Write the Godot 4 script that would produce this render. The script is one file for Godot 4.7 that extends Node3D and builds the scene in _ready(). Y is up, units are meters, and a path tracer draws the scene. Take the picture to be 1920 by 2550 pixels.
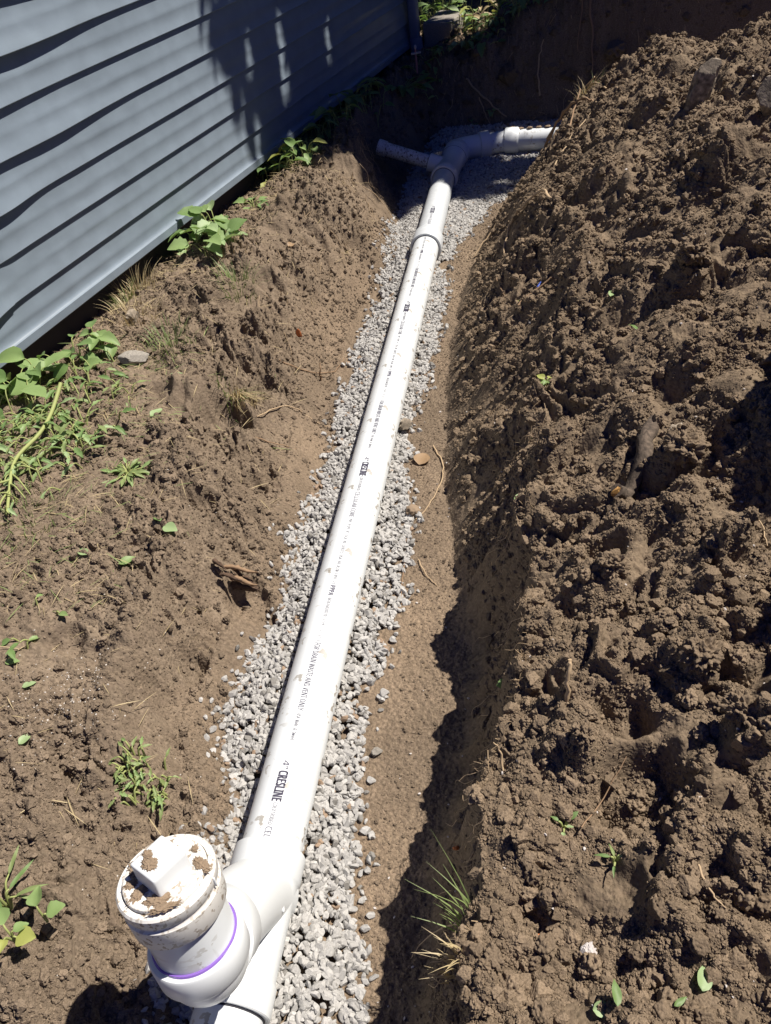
extends Node3D
# A drain trench beside a sided house: camera, sky, sun first; then ground, house, trees; then the drain line, gravel, and small things.

const TOE := [[-1, -.2], [.3, -.215], [.55, -.215], [.9, -.17], [1.35, -.19], [1.8, -.26], [2.3, -.30], [3.0, -.30], [3.6, -.22], [4.0, -.12], [4.4, .02], [4.6, .12]]
const FACE := [[.3, .12], [1.0, .17], [1.3, .17], [1.6, .26], [1.8, .29], [2.5, .33], [4.0, .27]]
const FOOT := [[.3, -.64], [.72, -.66], [.86, -.76], [1.1, -.73], [1.37, -.72], [1.66, -.72], [2.0, -.76], [2.4, -.84], [2.8, -.85], [3.18, -.78], [3.3, -.72], [3.6, -.72], [4.1, -.80], [4.4, -.88], [4.8, -.84], [5.2, -.75]]
const TOP := [[.3, -.78], [.8, -.86], [1.1, -.9], [1.55, -.95], [2.0, -1.06], [2.3, -1.1], [2.86, -1.17], [3.2, -1.1], [3.65, -1.0], [4.0, -.96], [4.4, -1.03], [5.2, -.98], [5.9, -.85]]
const TOPY := [[.3, .10], [.6, .12], [1.0, .16], [2.0, .18], [3.0, .2], [6.0, .22]]
const HB := [[-.9, .22], [-.5, .25], [-.2, .35], [.3, .6], [1.5, .8]]
const RISE := [[.4, .26], [1.2, .40], [2.0, .66], [3.6, .42]]
const RUN := [[.4, .8], [2.0, .7], [3.6, .45]]
const RIDGE := [[.3, .52], [.6, .47], [.85, .46], [1.1, .53], [1.35, .50], [1.6, .62], [2.2, .85]]
const GL := [[.0, -.62], [.6, -.61], [.75, -.615], [.85, -.675], [1.0, -.69], [1.11, -.66], [1.26, -.64], [1.42, -.665], [1.8, -.645], [2.1, -.66], [3.1, -.66], [3.4, -.68], [3.9, -.67], [4.4, -.70], [5.2, -.62]]
const GR := [[.0, -.255], [.37, -.265], [.55, -.315], [.77, -.345], [1.0, -.35], [1.27, -.33], [1.43, -.32], [1.6, -.335], [1.82, -.385], [2.06, -.395], [2.34, -.37], [2.67, -.36], [3.06, -.365], [3.33, -.39], [3.63, -.33], [4.02, -.2], [4.3, -.02], [4.55, .25], [4.7, .6], [5.2, .6]]
const SUN := Vector3(0.463, 0.862, -0.210)
const R_PIPE := 0.0572

var rng := RandomNumberGenerator.new()
var xs := PackedFloat32Array()
var ds := PackedFloat32Array()
var hg := PackedFloat32Array()
var taken := {}
var M := {}
var n_lump: FastNoiseLite
var n_low: FastNoiseLite
var n_warp: FastNoiseLite
var n_c1: FastNoiseLite
var n_c2: FastNoiseLite
var n_c3: FastNoiseLite
var n_fine: FastNoiseLite
var clod_shapes: Array[Mesh] = []
var crumb_shapes: Array[Mesh] = []
var stone_shapes: Array[Mesh] = []
var leaf_shapes := {}


func _ready() -> void:
	rng.seed = 20240611
	camera_and_light()
	noises()
	materials()
	terrain()
	house()
	trees()
	drain_line()
	gravel()
	loose_soil()
	rocks_and_wood()
	roots()
	plants()
	litter()


# ---------------------------------------------------------------- camera, sky, sun
func camera_and_light() -> void:
	var cam := Camera3D.new()
	cam.name = "camera"
	cam.fov = 66.6
	cam.near = 0.02
	cam.far = 400.0
	cam.transform = Transform3D(Basis(Vector3(.98254, -.12164, -.14078), Vector3(-.00427, .74173, -.67068), Vector3(.18601, .65957, .72826)).orthonormalized(), Vector3(0, 1.40, 0))
	add_child(cam)
	cam.current = true
	var we := WorldEnvironment.new()
	we.name = "world_environment"
	var e := Environment.new()
	var sky_mat := ProceduralSkyMaterial.new()
	sky_mat.sky_top_color = Color(.11, .31, .88)
	sky_mat.sky_horizon_color = Color(.48, .66, .95)
	sky_mat.sky_curve = .14
	sky_mat.ground_bottom_color = Color(.16, .14, .11)
	sky_mat.ground_horizon_color = Color(.34, .33, .28)
	sky_mat.sky_energy_multiplier = 0.44
	var sky := Sky.new()
	sky.sky_material = sky_mat
	e.background_mode = Environment.BG_SKY
	e.sky = sky
	e.tonemap_mode = Environment.TONE_MAPPER_LINEAR
	e.tonemap_exposure = 1.45
	e.sdfgi_enabled = true
	e.ssao_enabled = true
	e.ssil_enabled = true
	we.environment = e
	add_child(we)
	var sun := DirectionalLight3D.new()
	sun.name = "sun"
	sun.light_color = Color(1.0, .965, .92)
	sun.light_energy = 1.6
	sun.light_angular_distance = .5
	sun.shadow_enabled = true
	add_child(sun)
	sun.look_at_from_position(SUN * 20.0, Vector3.ZERO, Vector3.UP)


# ---------------------------------------------------------------- helpers
func noise(sd: int, freq: float, kind: int, oct := 1) -> FastNoiseLite:
	var n := FastNoiseLite.new()
	n.seed = sd
	n.frequency = freq
	n.noise_type = kind
	if oct > 1:
		n.fractal_type = FastNoiseLite.FRACTAL_FBM
		n.fractal_octaves = oct
	else:
		n.fractal_type = FastNoiseLite.FRACTAL_NONE
	if kind == FastNoiseLite.TYPE_CELLULAR:
		n.cellular_return_type = FastNoiseLite.RETURN_DISTANCE
		n.cellular_distance_function = FastNoiseLite.DISTANCE_EUCLIDEAN
		n.cellular_jitter = 1.0
	return n


func noises() -> void:
	n_lump = noise(11, 4.0, FastNoiseLite.TYPE_SIMPLEX_SMOOTH, 3)
	n_low = noise(12, 2.2, FastNoiseLite.TYPE_SIMPLEX_SMOOTH)
	n_warp = noise(13, 9.0, FastNoiseLite.TYPE_SIMPLEX_SMOOTH, 2)
	n_c1 = noise(14, 16.0, FastNoiseLite.TYPE_CELLULAR)
	n_c2 = noise(15, 42.0, FastNoiseLite.TYPE_CELLULAR)
	n_c3 = noise(16, 95.0, FastNoiseLite.TYPE_CELLULAR)
	n_fine = noise(17, 30.0, FastNoiseLite.TYPE_SIMPLEX_SMOOTH, 3)


func pl(a: Array, d: float) -> float:
	if d <= a[0][0]:
		return a[0][1]
	for i in range(1, a.size()):
		if d < a[i][0]:
			var p = a[i - 1]
			return lerpf(p[1], a[i][1], (d - p[0]) / (a[i][0] - p[0]))
	return a[-1][1]


func numbered(called: String) -> String:
	var n: int = taken.get(called, -1) + 1
	taken[called] = n
	return called if n == 0 else "%s_%03d" % [called, n]


func tag(o: Node3D, label: String, category: String, group := "", kind := "") -> Node3D:
	o.set_meta("label", label)
	o.set_meta("category", category)
	if group:
		o.set_meta("group", group)
	if kind:
		o.set_meta("kind", kind)
	return o


func thing(called: String, label: String, category: String, at := Vector3.ZERO, group := "", kind := "") -> Node3D:
	var o := Node3D.new()
	o.name = numbered(called)
	add_child(o)
	o.position = at
	tag(o, label, category, group, kind)
	return o


# one mesh under a parent, given where it stands in the world
func put(called: String, mesh: Mesh, mat: Material, parent: Node3D = null, xf := Transform3D()) -> MeshInstance3D:
	var o := MeshInstance3D.new()
	o.mesh = mesh
	o.material_override = mat
	if parent == null:
		o.name = numbered(called)
		add_child(o)
	else:
		o.name = called
		parent.add_child(o, true)
	o.global_transform = xf
	return o


func copies(called: String, mesh: Mesh, mat: Material, places: Array, tints: Array, parent: Node3D) -> MultiMeshInstance3D:
	var mm := MultiMesh.new()
	mm.transform_format = MultiMesh.TRANSFORM_3D
	mm.use_colors = tints.size() > 0
	mm.mesh = mesh
	mm.instance_count = places.size()
	for i in places.size():
		mm.set_instance_transform(i, places[i])
		if tints.size():
			mm.set_instance_color(i, tints[i])
	var o := MultiMeshInstance3D.new()
	o.multimesh = mm
	o.material_override = mat
	o.name = called
	parent.add_child(o, true)
	o.global_transform = Transform3D()
	o.set_meta("kind", "stuff")
	return o


func array_mesh(v: PackedVector3Array, n: PackedVector3Array, idx: PackedInt32Array, c := PackedColorArray(), uv := PackedVector2Array()) -> ArrayMesh:
	var a := []
	a.resize(Mesh.ARRAY_MAX)
	a[Mesh.ARRAY_VERTEX] = v
	a[Mesh.ARRAY_NORMAL] = n
	a[Mesh.ARRAY_INDEX] = idx
	if c.size():
		a[Mesh.ARRAY_COLOR] = c
	if uv.size():
		a[Mesh.ARRAY_TEX_UV] = uv
	var m := ArrayMesh.new()
	m.add_surface_from_arrays(Mesh.PRIMITIVE_TRIANGLES, a)
	return m


# surface of revolution about +Y: profile of [radius, y]; corners sharper than about 40 degrees stay sharp
func lathe(profile: Array, segs := 48, wobble := 0.0) -> ArrayMesh:
	var v := PackedVector3Array()
	var n := PackedVector3Array()
	var idx := PackedInt32Array()
	var seg_n := []
	for i in profile.size() - 1:
		var e := Vector2(profile[i + 1][0] - profile[i][0], profile[i + 1][1] - profile[i][1]).normalized()
		seg_n.append(Vector2(e.y, -e.x))
	for i in profile.size() - 1:
		for k in 2:
			var nn: Vector2 = seg_n[i]
			var other := i - 1 if k == 0 else i + 1
			if other >= 0 and other < seg_n.size() and nn.dot(seg_n[other]) > .76:
				nn = (nn + seg_n[other]).normalized()
			var p = profile[i + k]
			for s in segs + 1:
				var a := TAU * s / segs
				var r: float = p[0] * (1.0 + wobble * sin(a * 3.0 + p[1] * 40.0))
				v.append(Vector3(r * cos(a), p[1], r * sin(a)))
				n.append(Vector3(nn.x * cos(a), nn.y, nn.x * sin(a)))
		var b := i * 2 * (segs + 1)
		for s in segs:
			var q := b + s
			idx.append_array([q, q + 1, q + segs + 1, q + 1, q + segs + 2, q + segs + 1])
	return array_mesh(v, n, idx)


# a transform whose +Y runs along dir
func along(at: Vector3, dir: Vector3, spin := 0.0) -> Transform3D:
	var y := dir.normalized()
	var x := y.cross(Vector3.RIGHT if absf(y.x) < .9 else Vector3.FORWARD).normalized()
	return Transform3D(Basis(x, y, x.cross(y)).rotated(y, spin), at)


func tube(path: Array, radii: Array, segs := 10, rough := 0.0, cap := true) -> ArrayMesh:
	var v := PackedVector3Array()
	var n := PackedVector3Array()
	var idx := PackedInt32Array()
	var t0: Vector3 = (path[1] - path[0]).normalized()
	var x := t0.cross(Vector3.UP if absf(t0.y) < .9 else Vector3.RIGHT).normalized()
	for i in path.size():
		var t: Vector3 = (path[mini(i + 1, path.size() - 1)] - path[maxi(i - 1, 0)]).normalized()
		x = (x - t * x.dot(t)).normalized()
		var y := t.cross(x)
		for s in segs + 1:
			var a := TAU * (s % segs) / segs
			var o := x * cos(a) + y * sin(a)
			var r: float = radii[i] * (1.0 + rough * (n_fine.get_noise_3d(path[i].x * 2.0 + s % segs, path[i].y * 2.0, path[i].z * 2.0)))
			v.append(path[i] + o * r)
			n.append(o)
	for i in path.size() - 1:
		for s in segs:
			var q := i * (segs + 1) + s
			idx.append_array([q, q + segs + 1, q + 1, q + 1, q + segs + 1, q + segs + 2])
	if cap:
		for e in 2:
			var i := 0 if e == 0 else path.size() - 1
			var out: Vector3 = (path[0] - path[1]).normalized() if e == 0 else (path[-1] - path[-2]).normalized()
			var b := v.size()
			v.append(path[i])
			n.append(out)
			for s in segs + 1:
				v.append(v[i * (segs + 1) + s])
				n.append(out)
			for s in segs:
				idx.append_array([b, b + s + 1, b + s + 2] if e == 0 else [b, b + s + 2, b + s + 1])
	return array_mesh(v, n, idx)


func smooth_path(points: Array, per := 6) -> Array:
	var out := []
	for i in points.size() - 1:
		var a: Vector3 = points[maxi(i - 1, 0)]
		var b: Vector3 = points[i]
		var c: Vector3 = points[i + 1]
		var d: Vector3 = points[mini(i + 2, points.size() - 1)]
		for k in per:
			out.append(b.cubic_interpolate(c, a, d, float(k) / per))
	out.append(points[-1])
	return out


func sphere_dirs(sub: int) -> Array:
	var t := (1.0 + sqrt(5.0)) / 2.0
	var v := [Vector3(-1, t, 0), Vector3(1, t, 0), Vector3(-1, -t, 0), Vector3(1, -t, 0), Vector3(0, -1, t), Vector3(0, 1, t), Vector3(0, -1, -t), Vector3(0, 1, -t), Vector3(t, 0, -1), Vector3(t, 0, 1), Vector3(-t, 0, -1), Vector3(-t, 0, 1)]
	for i in v.size():
		v[i] = v[i].normalized()
	var f := [[0, 11, 5], [0, 5, 1], [0, 1, 7], [0, 7, 10], [0, 10, 11], [1, 5, 9], [5, 11, 4], [11, 10, 2], [10, 7, 6], [7, 1, 8], [3, 9, 4], [3, 4, 2], [3, 2, 6], [3, 6, 8], [3, 8, 9], [4, 9, 5], [2, 4, 11], [6, 2, 10], [8, 6, 7], [9, 8, 1]]
	for s in sub:
		var mid := {}
		var g := []
		for q in f:
			var m := []
			for k in 3:
				var a: int = mini(q[k], q[(k + 1) % 3])
				var b: int = maxi(q[k], q[(k + 1) % 3])
				var key := a * 100000 + b
				if not mid.has(key):
					mid[key] = v.size()
					v.append(((v[a] + v[b]) * .5).normalized())
				m.append(mid[key])
			g.append_array([[q[0], m[0], m[2]], [q[1], m[1], m[0]], [q[2], m[2], m[1]], [m[0], m[1], m[2]]])
		f = g
	return [v, f]


# a closed lump: smooth (soil) or faceted (stone), radius about 1
func lump(sd: int, sub: int, amp: float, freq: float, facets := 0, squash := Vector3.ONE, flat := false, grain := 0.0, grain_freq := 4.0) -> ArrayMesh:
	var r := RandomNumberGenerator.new()
	r.seed = sd
	var nz := noise(sd, freq, FastNoiseLite.TYPE_SIMPLEX_SMOOTH, 3)
	var gz := noise(sd + 5, grain_freq, FastNoiseLite.TYPE_CELLULAR)
	var planes := []
	for i in facets:
		planes.append([Vector3(r.randfn(), r.randfn(), r.randfn()).normalized(), r.randf_range(.5, .9)])
	var sf := sphere_dirs(sub)
	var p := []
	for d in sf[0]:
		var rad := 1.0 + amp * nz.get_noise_3dv(d)
		for q in planes:
			var c: float = d.dot(q[0])
			if c > .05:
				rad = minf(rad, q[1] / c)
		if grain > 0.0:
			var gd := gz.get_noise_3dv(d) + 1.0
			rad += grain * (.4 - gd * gd)
		p.append(d * rad * squash)
	var st := SurfaceTool.new()
	st.begin(Mesh.PRIMITIVE_TRIANGLES)
	st.set_smooth_group(-1 if flat else 0)
	for q in sf[1]:
		for k in [0, 2, 1]:
			st.add_vertex(p[q[k]])
	st.generate_normals()
	st.index()
	return st.commit()


# a box with rounded edges, by clamping a subdivided cube
func soft_box(size: Vector3, bevel: float, rough := 0.0, sub := 6, sd := 1) -> ArrayMesh:
	var nz := noise(sd, 14.0, FastNoiseLite.TYPE_SIMPLEX_SMOOTH, 3)
	var st := SurfaceTool.new()
	st.begin(Mesh.PRIMITIVE_TRIANGLES)
	st.set_smooth_group(0)
	var inner := size * .5 - Vector3.ONE * bevel
	for face in 6:
		var ax := face >> 1
		var sg := 1.0 if face & 1 else -1.0
		for i in sub:
			for j in sub:
				var q := []
				for k in [[0, 0], [1, 0], [1, 1], [0, 1]]:
					var a := [0.0, 0.0, 0.0]
					a[ax] = sg
					a[(ax + 1) % 3] = cub((i + k[0]) * 2.0 / sub - 1.0)
					a[(ax + 2) % 3] = cub((j + k[1]) * 2.0 / sub - 1.0)
					var p := Vector3(a[0], a[1], a[2]) * size * .5
					var c := p.clamp(-inner, inner)
					if p != c:
						p = c + (p - c).normalized() * bevel
					p += (p - c).normalized() * nz.get_noise_3dv(p) * rough
					q.append(p)
				var o := [0, 2, 1, 0, 3, 2] if sg > 0 else [0, 1, 2, 0, 2, 3]
				for k in o:
					st.add_vertex(q[k])
	st.generate_normals()
	st.index()
	return st.commit()


func cub(t: float) -> float:
	return signf(t) * (1.0 - pow(1.0 - absf(t), 1.6))


# ---------------------------------------------------------------- materials
func mat(color: Color, rough: float, tinted := false) -> StandardMaterial3D:
	var m := StandardMaterial3D.new()
	m.albedo_color = color.linear_to_srgb()
	m.roughness = rough
	m.vertex_color_use_as_albedo = tinted
	return m


func noise_image(sd: int, size: int, freq: float, oct: int, lo: float, hi: float, kind := FastNoiseLite.TYPE_SIMPLEX_SMOOTH) -> Image:
	var n := noise(sd, freq, kind, oct)
	var im := n.get_seamless_image(size, size)
	im.convert(Image.FORMAT_RGBA8)
	var data := im.get_data()
	for i in range(0, data.size(), 4):
		var k := int(lerpf(lo, hi, data[i] / 255.0) * 255.0)
		data[i] = k
		data[i + 1] = k
		data[i + 2] = k
	return Image.create_from_data(size, size, false, Image.FORMAT_RGBA8, data)


func tri(m: StandardMaterial3D, scale: float, world := true) -> void:
	m.uv1_triplanar = true
	m.uv1_world_triplanar = world
	m.uv1_scale = Vector3.ONE * scale


func materials() -> void:
	var grain := ImageTexture.create_from_image(noise_image(31, 512, .035, 5, .62, 1.0))
	var relief := ImageTexture.create_from_image(noise_image(32, 512, .03, 5, 0.0, 1.0))
	var soil := mat(Color.WHITE, .97, true)
	soil.albedo_texture = grain
	soil.heightmap_enabled = true
	soil.heightmap_texture = relief
	soil.heightmap_scale = .35
	soil.metallic_specular = .25
	tri(soil, 6.0)
	M.soil = soil
	var clod := mat(Color.WHITE, .98, true)
	clod.albedo_texture = grain
	clod.heightmap_enabled = true
	clod.heightmap_texture = relief
	clod.heightmap_scale = .08
	clod.metallic_specular = .2
	tri(clod, 14.0)
	M.clod = clod
	var stone := mat(Color.WHITE, .9, true)
	stone.albedo_texture = ImageTexture.create_from_image(noise_image(33, 256, .04, 4, .78, 1.0))
	stone.heightmap_enabled = true
	stone.heightmap_texture = relief
	stone.heightmap_scale = .05
	tri(stone, 20.0)
	M.stone = stone
	var rock := stone.duplicate()
	rock.vertex_color_use_as_albedo = false
	rock.albedo_color = Color(.50, .42, .32).linear_to_srgb()
	rock.albedo_texture = ImageTexture.create_from_image(noise_image(34, 256, .02, 5, .35, 1.0))
	rock.heightmap_scale = .1
	tri(rock, 7.0)
	M.rock = rock
	# white plastic
	var pvc := mat(Color(.69, .73, .75), .36)
	pvc.albedo_texture = mud_splash(39, .735, Color(.42, .36, .29))
	tri(pvc, 3.1)
	M.pvc = pvc
	var pvc_worn := mat(Color(.62, .66, .69), .42)
	pvc_worn.albedo_texture = ImageTexture.create_from_image(noise_image(35, 512, .012, 5, .9, 1.0))
	tri(pvc_worn, 5.0)
	M.pvc_worn = pvc_worn
	var fit := mat(Color(.68, .715, .73), .34)
	M.fit = fit
	var dirty := mat(Color(.64, .66, .66), .5)
	dirty.albedo_texture = mud_splash(36, .60, Color(.23, .17, .12))
	tri(dirty, 6.0)
	M.pvc_dirty = dirty
	var plug := mat(Color(.74, .73, .69), .5)
	plug.albedo_texture = mud_splash(37, .63, Color(.36, .28, .2))
	tri(plug, 9.0)
	M.plug = plug
	M.primer = mat(Color(.22, .12, .46), .4)
	M.ink = mat(Color(.085, .08, .125), .6)
	M.ink_pale = mat(Color(.2, .2, .235), .6)
	M.seam = mat(Color(.03, .03, .04), .7)
	# painted metal siding
	var siding := mat(Color(.235, .292, .350), .36)
	siding.metallic_specular = .5
	siding.albedo_texture = ImageTexture.create_from_image(noise_image(38, 512, .01, 5, .9, 1.0))
	tri(siding, 1.4)
	M.siding = siding
	M.trim = mat(Color(.16, .2, .3), .45)
	M.concrete = rock.duplicate()
	M.concrete.albedo_color = Color(.42, .39, .34).linear_to_srgb()
	M.concrete.albedo_texture = grain
	M.foundation = mat(Color(.07, .065, .06), .95)
	M.shingle = mat(Color(.08, .075, .07), .95)
	# plants
	M.leaf = leafy(Color(.125, .205, .065), Color(.11, .18, .035))
	M.leaf_light = leafy(Color(.19, .28, .10), Color(.16, .24, .06))
	M.leaf_pale = leafy(Color(.26, .36, .17), Color(.2, .28, .1))
	M.leaf_yellow = leafy(Color(.30, .33, .09), Color(.24, .25, .05))
	M.grass = leafy(Color(.18, .235, .085), Color(.12, .17, .04))
	M.straw = leafy(Color(.42, .34, .19), Color(.16, .12, .06))
	M.stem = mat(Color(.30, .34, .12), .7)
	M.dead_leaf = leafy(Color(.27, .18, .10), Color(.1, .06, .03))
	M.orange = mat(Color(.45, .14, .04), .7)
	M.root = mat(Color(.26, .17, .10), .85)
	M.root_pale = mat(Color(.42, .31, .19), .8)
	M.rotten = M.rock.duplicate()
	M.rotten.albedo_color = Color(.20, .125, .08).linear_to_srgb()
	M.rotten.uv1_scale = Vector3(12, 50, 50)
	M.bark = rock.duplicate()
	M.bark.albedo_color = Color(.2, .15, .11).linear_to_srgb()
	M.bark.uv1_scale = Vector3.ONE * 12.0
	M.cut_wood = mat(Color(.36, .20, .06), .8)
	M.paper = mat(Color(.50, .47, .45), .8)
	M.pink = mat(Color(.42, .2, .2), .7)
	M.blue = mat(Color(.05, .1, .42), .4)
	M.mud = mat(Color(.25, .185, .125), .95)
	M.chalk = mat(Color(.52, .49, .45), .95)


func leafy(c: Color, through: Color) -> StandardMaterial3D:
	var m := mat(c, .55, false)
	m.backlight_enabled = true
	m.backlight = through.linear_to_srgb()
	m.cull_mode = BaseMaterial3D.CULL_DISABLED
	return m


# mud spattered on plastic: hard-edged flecks of soil over white
func mud_splash(sd: int, cut: float, mud: Color) -> ImageTexture:
	var size := 512
	var a := noise(sd, .02, FastNoiseLite.TYPE_SIMPLEX_SMOOTH, 5).get_seamless_image(size, size)
	var b := noise(sd + 50, .006, FastNoiseLite.TYPE_SIMPLEX_SMOOTH, 2).get_seamless_image(size, size)
	var da := a.get_data()
	var db := b.get_data()
	var out := PackedByteArray()
	out.resize(size * size * 3)
	var m := mud.linear_to_srgb()
	for i in size * size:
		var t := smoothstep(cut, cut + .03, da[i] / 255.0 * .72 + db[i] / 255.0 * .28)
		out[i * 3] = int(lerpf(1.0, m.r, t) * 255.0)
		out[i * 3 + 1] = int(lerpf(1.0, m.g, t) * 255.0)
		out[i * 3 + 2] = int(lerpf(1.0, m.b, t) * 255.0)
	return ImageTexture.create_from_image(Image.create_from_data(size, size, false, Image.FORMAT_RGB8, out))


# ---------------------------------------------------------------- terrain
func floor_y(d: float) -> float:
	return -.07 - .0142 * (d - .68)


# large shape: x to the right, d ahead; returns [height, heap share, bank share, top share]
func macro(x: float, d: float) -> Array:
	var fl := floor_y(d)
	var h := fl
	var heap := 0.0
	var bank := 0.0
	var top := 0.0
	var f := pl(FOOT, d)
	if x < f + .1:
		h = fl - fl * smoothstep(f + .1, f, x)
		if x < f:
			var t := pl(TOP, d)
			var ty := pl(TOPY, d)
			var rise := smoothstep(f, t, x)
			h += (ty - h) * lerpf(rise, 1.0 - pow(1.0 - clampf((f - x) / (f - t), 0, 1), 3.2), smoothstep(1.7, 2.7, d))
			bank = smoothstep(f + .03, f - .05, x) * (1.0 - smoothstep(t - .02, t - .2, x))
			top = smoothstep(t + .05, t - .15, x)
			if x < t:
				h = ty + (.2 - ty) * smoothstep(t, t - .4, x)
	var steep := 1.0 - smoothstep(1.05, 1.5, d)
	var to := pl(TOE, d)
	if x > to - .12:
		to += (.035 * n_warp.get_noise_2d(d * .45, 8.0) + .02 * n_warp.get_noise_2d(d * 1.6, 4.0)) * (.4 + .6 * steep)
	if x > to:
		var fa := pl(FACE, d)
		var xc := to + fa
		var e := 1.0 - smoothstep(4.55 - .9 * maxf(0, x), 5.15 - .9 * maxf(0, x), d)
		var hh := .26 + pl(RISE, d) * (1.0 - exp(-(x - xc) / pl(RUN, d)))
		if x < xc:
			hh = fl + (.26 - fl) * pow((x - to) / fa, 1.0 + 1.8 * steep)
		var rb := pl(RIDGE, d) + .07 * n_warp.get_noise_2d(d * .7, 3.0)
		hh += .30 * smoothstep(rb - .03, rb + .07, x) * (1.0 - smoothstep(1.5, 2.1, d))
		hh = lerpf(hh, .3, smoothstep(1.4, 3.0, x))
		h = fl + (hh - fl) * e
		heap = smoothstep(0.0, .16, x - to - fa * .4 * steep) * e
	var back := smoothstep(5.15, 5.6, d)
	if back > 0.0:
		h += (pl(HB, x) - h) * back
		heap *= 1.0 - back
		bank = maxf(bank, back)
	return [h, heap, bank, top]


func height(x: float, d: float) -> float:
	var m := macro(x, d)
	var h: float = m[0]
	var heap: float = m[1]
	var bank: float = m[2]
	var top: float = m[3]
	var z := n_warp.get_noise_2d(x, d)
	var low := n_low.get_noise_2d(x + 7.0, d)
	var c2 := n_c2.get_noise_2d(x + .02 * z, d + .02 * z) + 1.0
	if heap > .01:
		h += heap * (.06 * n_lump.get_noise_2d(x, d) + .03 * low)
		var t := (h + .05 * z + .06 * low) / .055
		var fr := t - floorf(t)
		h += heap * .055 * clampf(.5 + 1.2 * low, .05, .9) * (smoothstep(.5, 1.0, fr) - fr)
		var c1 := n_c1.get_noise_2d(x + .03 * z, d - .03 * z) + 1.0
		var c3 := n_c3.get_noise_2d(x, d) + 1.0
		h += heap * clampf(.75 + 1.1 * n_low.get_noise_2d(x * 2.0, d * 2.0 + 5.0), .25, 1.2) * (.021 * (.5 - c1 * c1) + .010 * (.5 - c2 * c2) + .005 * (.5 - c3 * c3))
	var rest := 1.0 - heap
	if rest > .01:
		var tb := (h + .09 * z + .05 * low) / .06
		var fb := tb - floorf(tb)
		h += rest * maxf(bank, top * .35) * .05 * clampf(.35 + 1.3 * n_low.get_noise_2d(x * 1.7, d * 1.7 - 3.0), 0.0, .9) * (smoothstep(.45, 1.0, fb) - fb)
		var near := 1.0 - smoothstep(1.3, 2.2, d)
		var r := lerpf(.22 - .11 * smoothstep(-.5, -.35, x), 1.0, maxf(bank * (1.0 - .3 * near), top * lerpf(.7, .42, near))) * rest
		var patch := clampf(.65 + 1.1 * low, .28, 1.0)
		h += r * (.05 * n_lump.get_noise_2d(x + 3.0, d) * (bank + .4) + .014 * n_fine.get_noise_2d(x * .5, d * .5))
		var c1b := n_c1.get_noise_2d(x * .8 + .05 * z, d * .8 + .05 * z) + 1.0
		var c2b := n_c2.get_noise_2d(x * .7 + .03 * z, d * .55 - .03 * z) + 1.0
		var c3b := n_c3.get_noise_2d(x * .8, d * .8) + 1.0
		h += r * patch * (.050 * (.4 - c1b * c1b) + .038 * (.4 - c2b) + .014 * (.5 - c3b * c3b) + .010 * n_fine.get_noise_2d(x * 3.0, d * 3.0))
		h -= .07 * smoothstep(.16, .03, x - (-1.697 + .2174 * (d - 1.984))) * rest * (1.0 - smoothstep(5.4, 5.9, d))
		h += rest * .0035 * n_fine.get_noise_2d(x * 2.0, d * 2.0)
	return h


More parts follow.
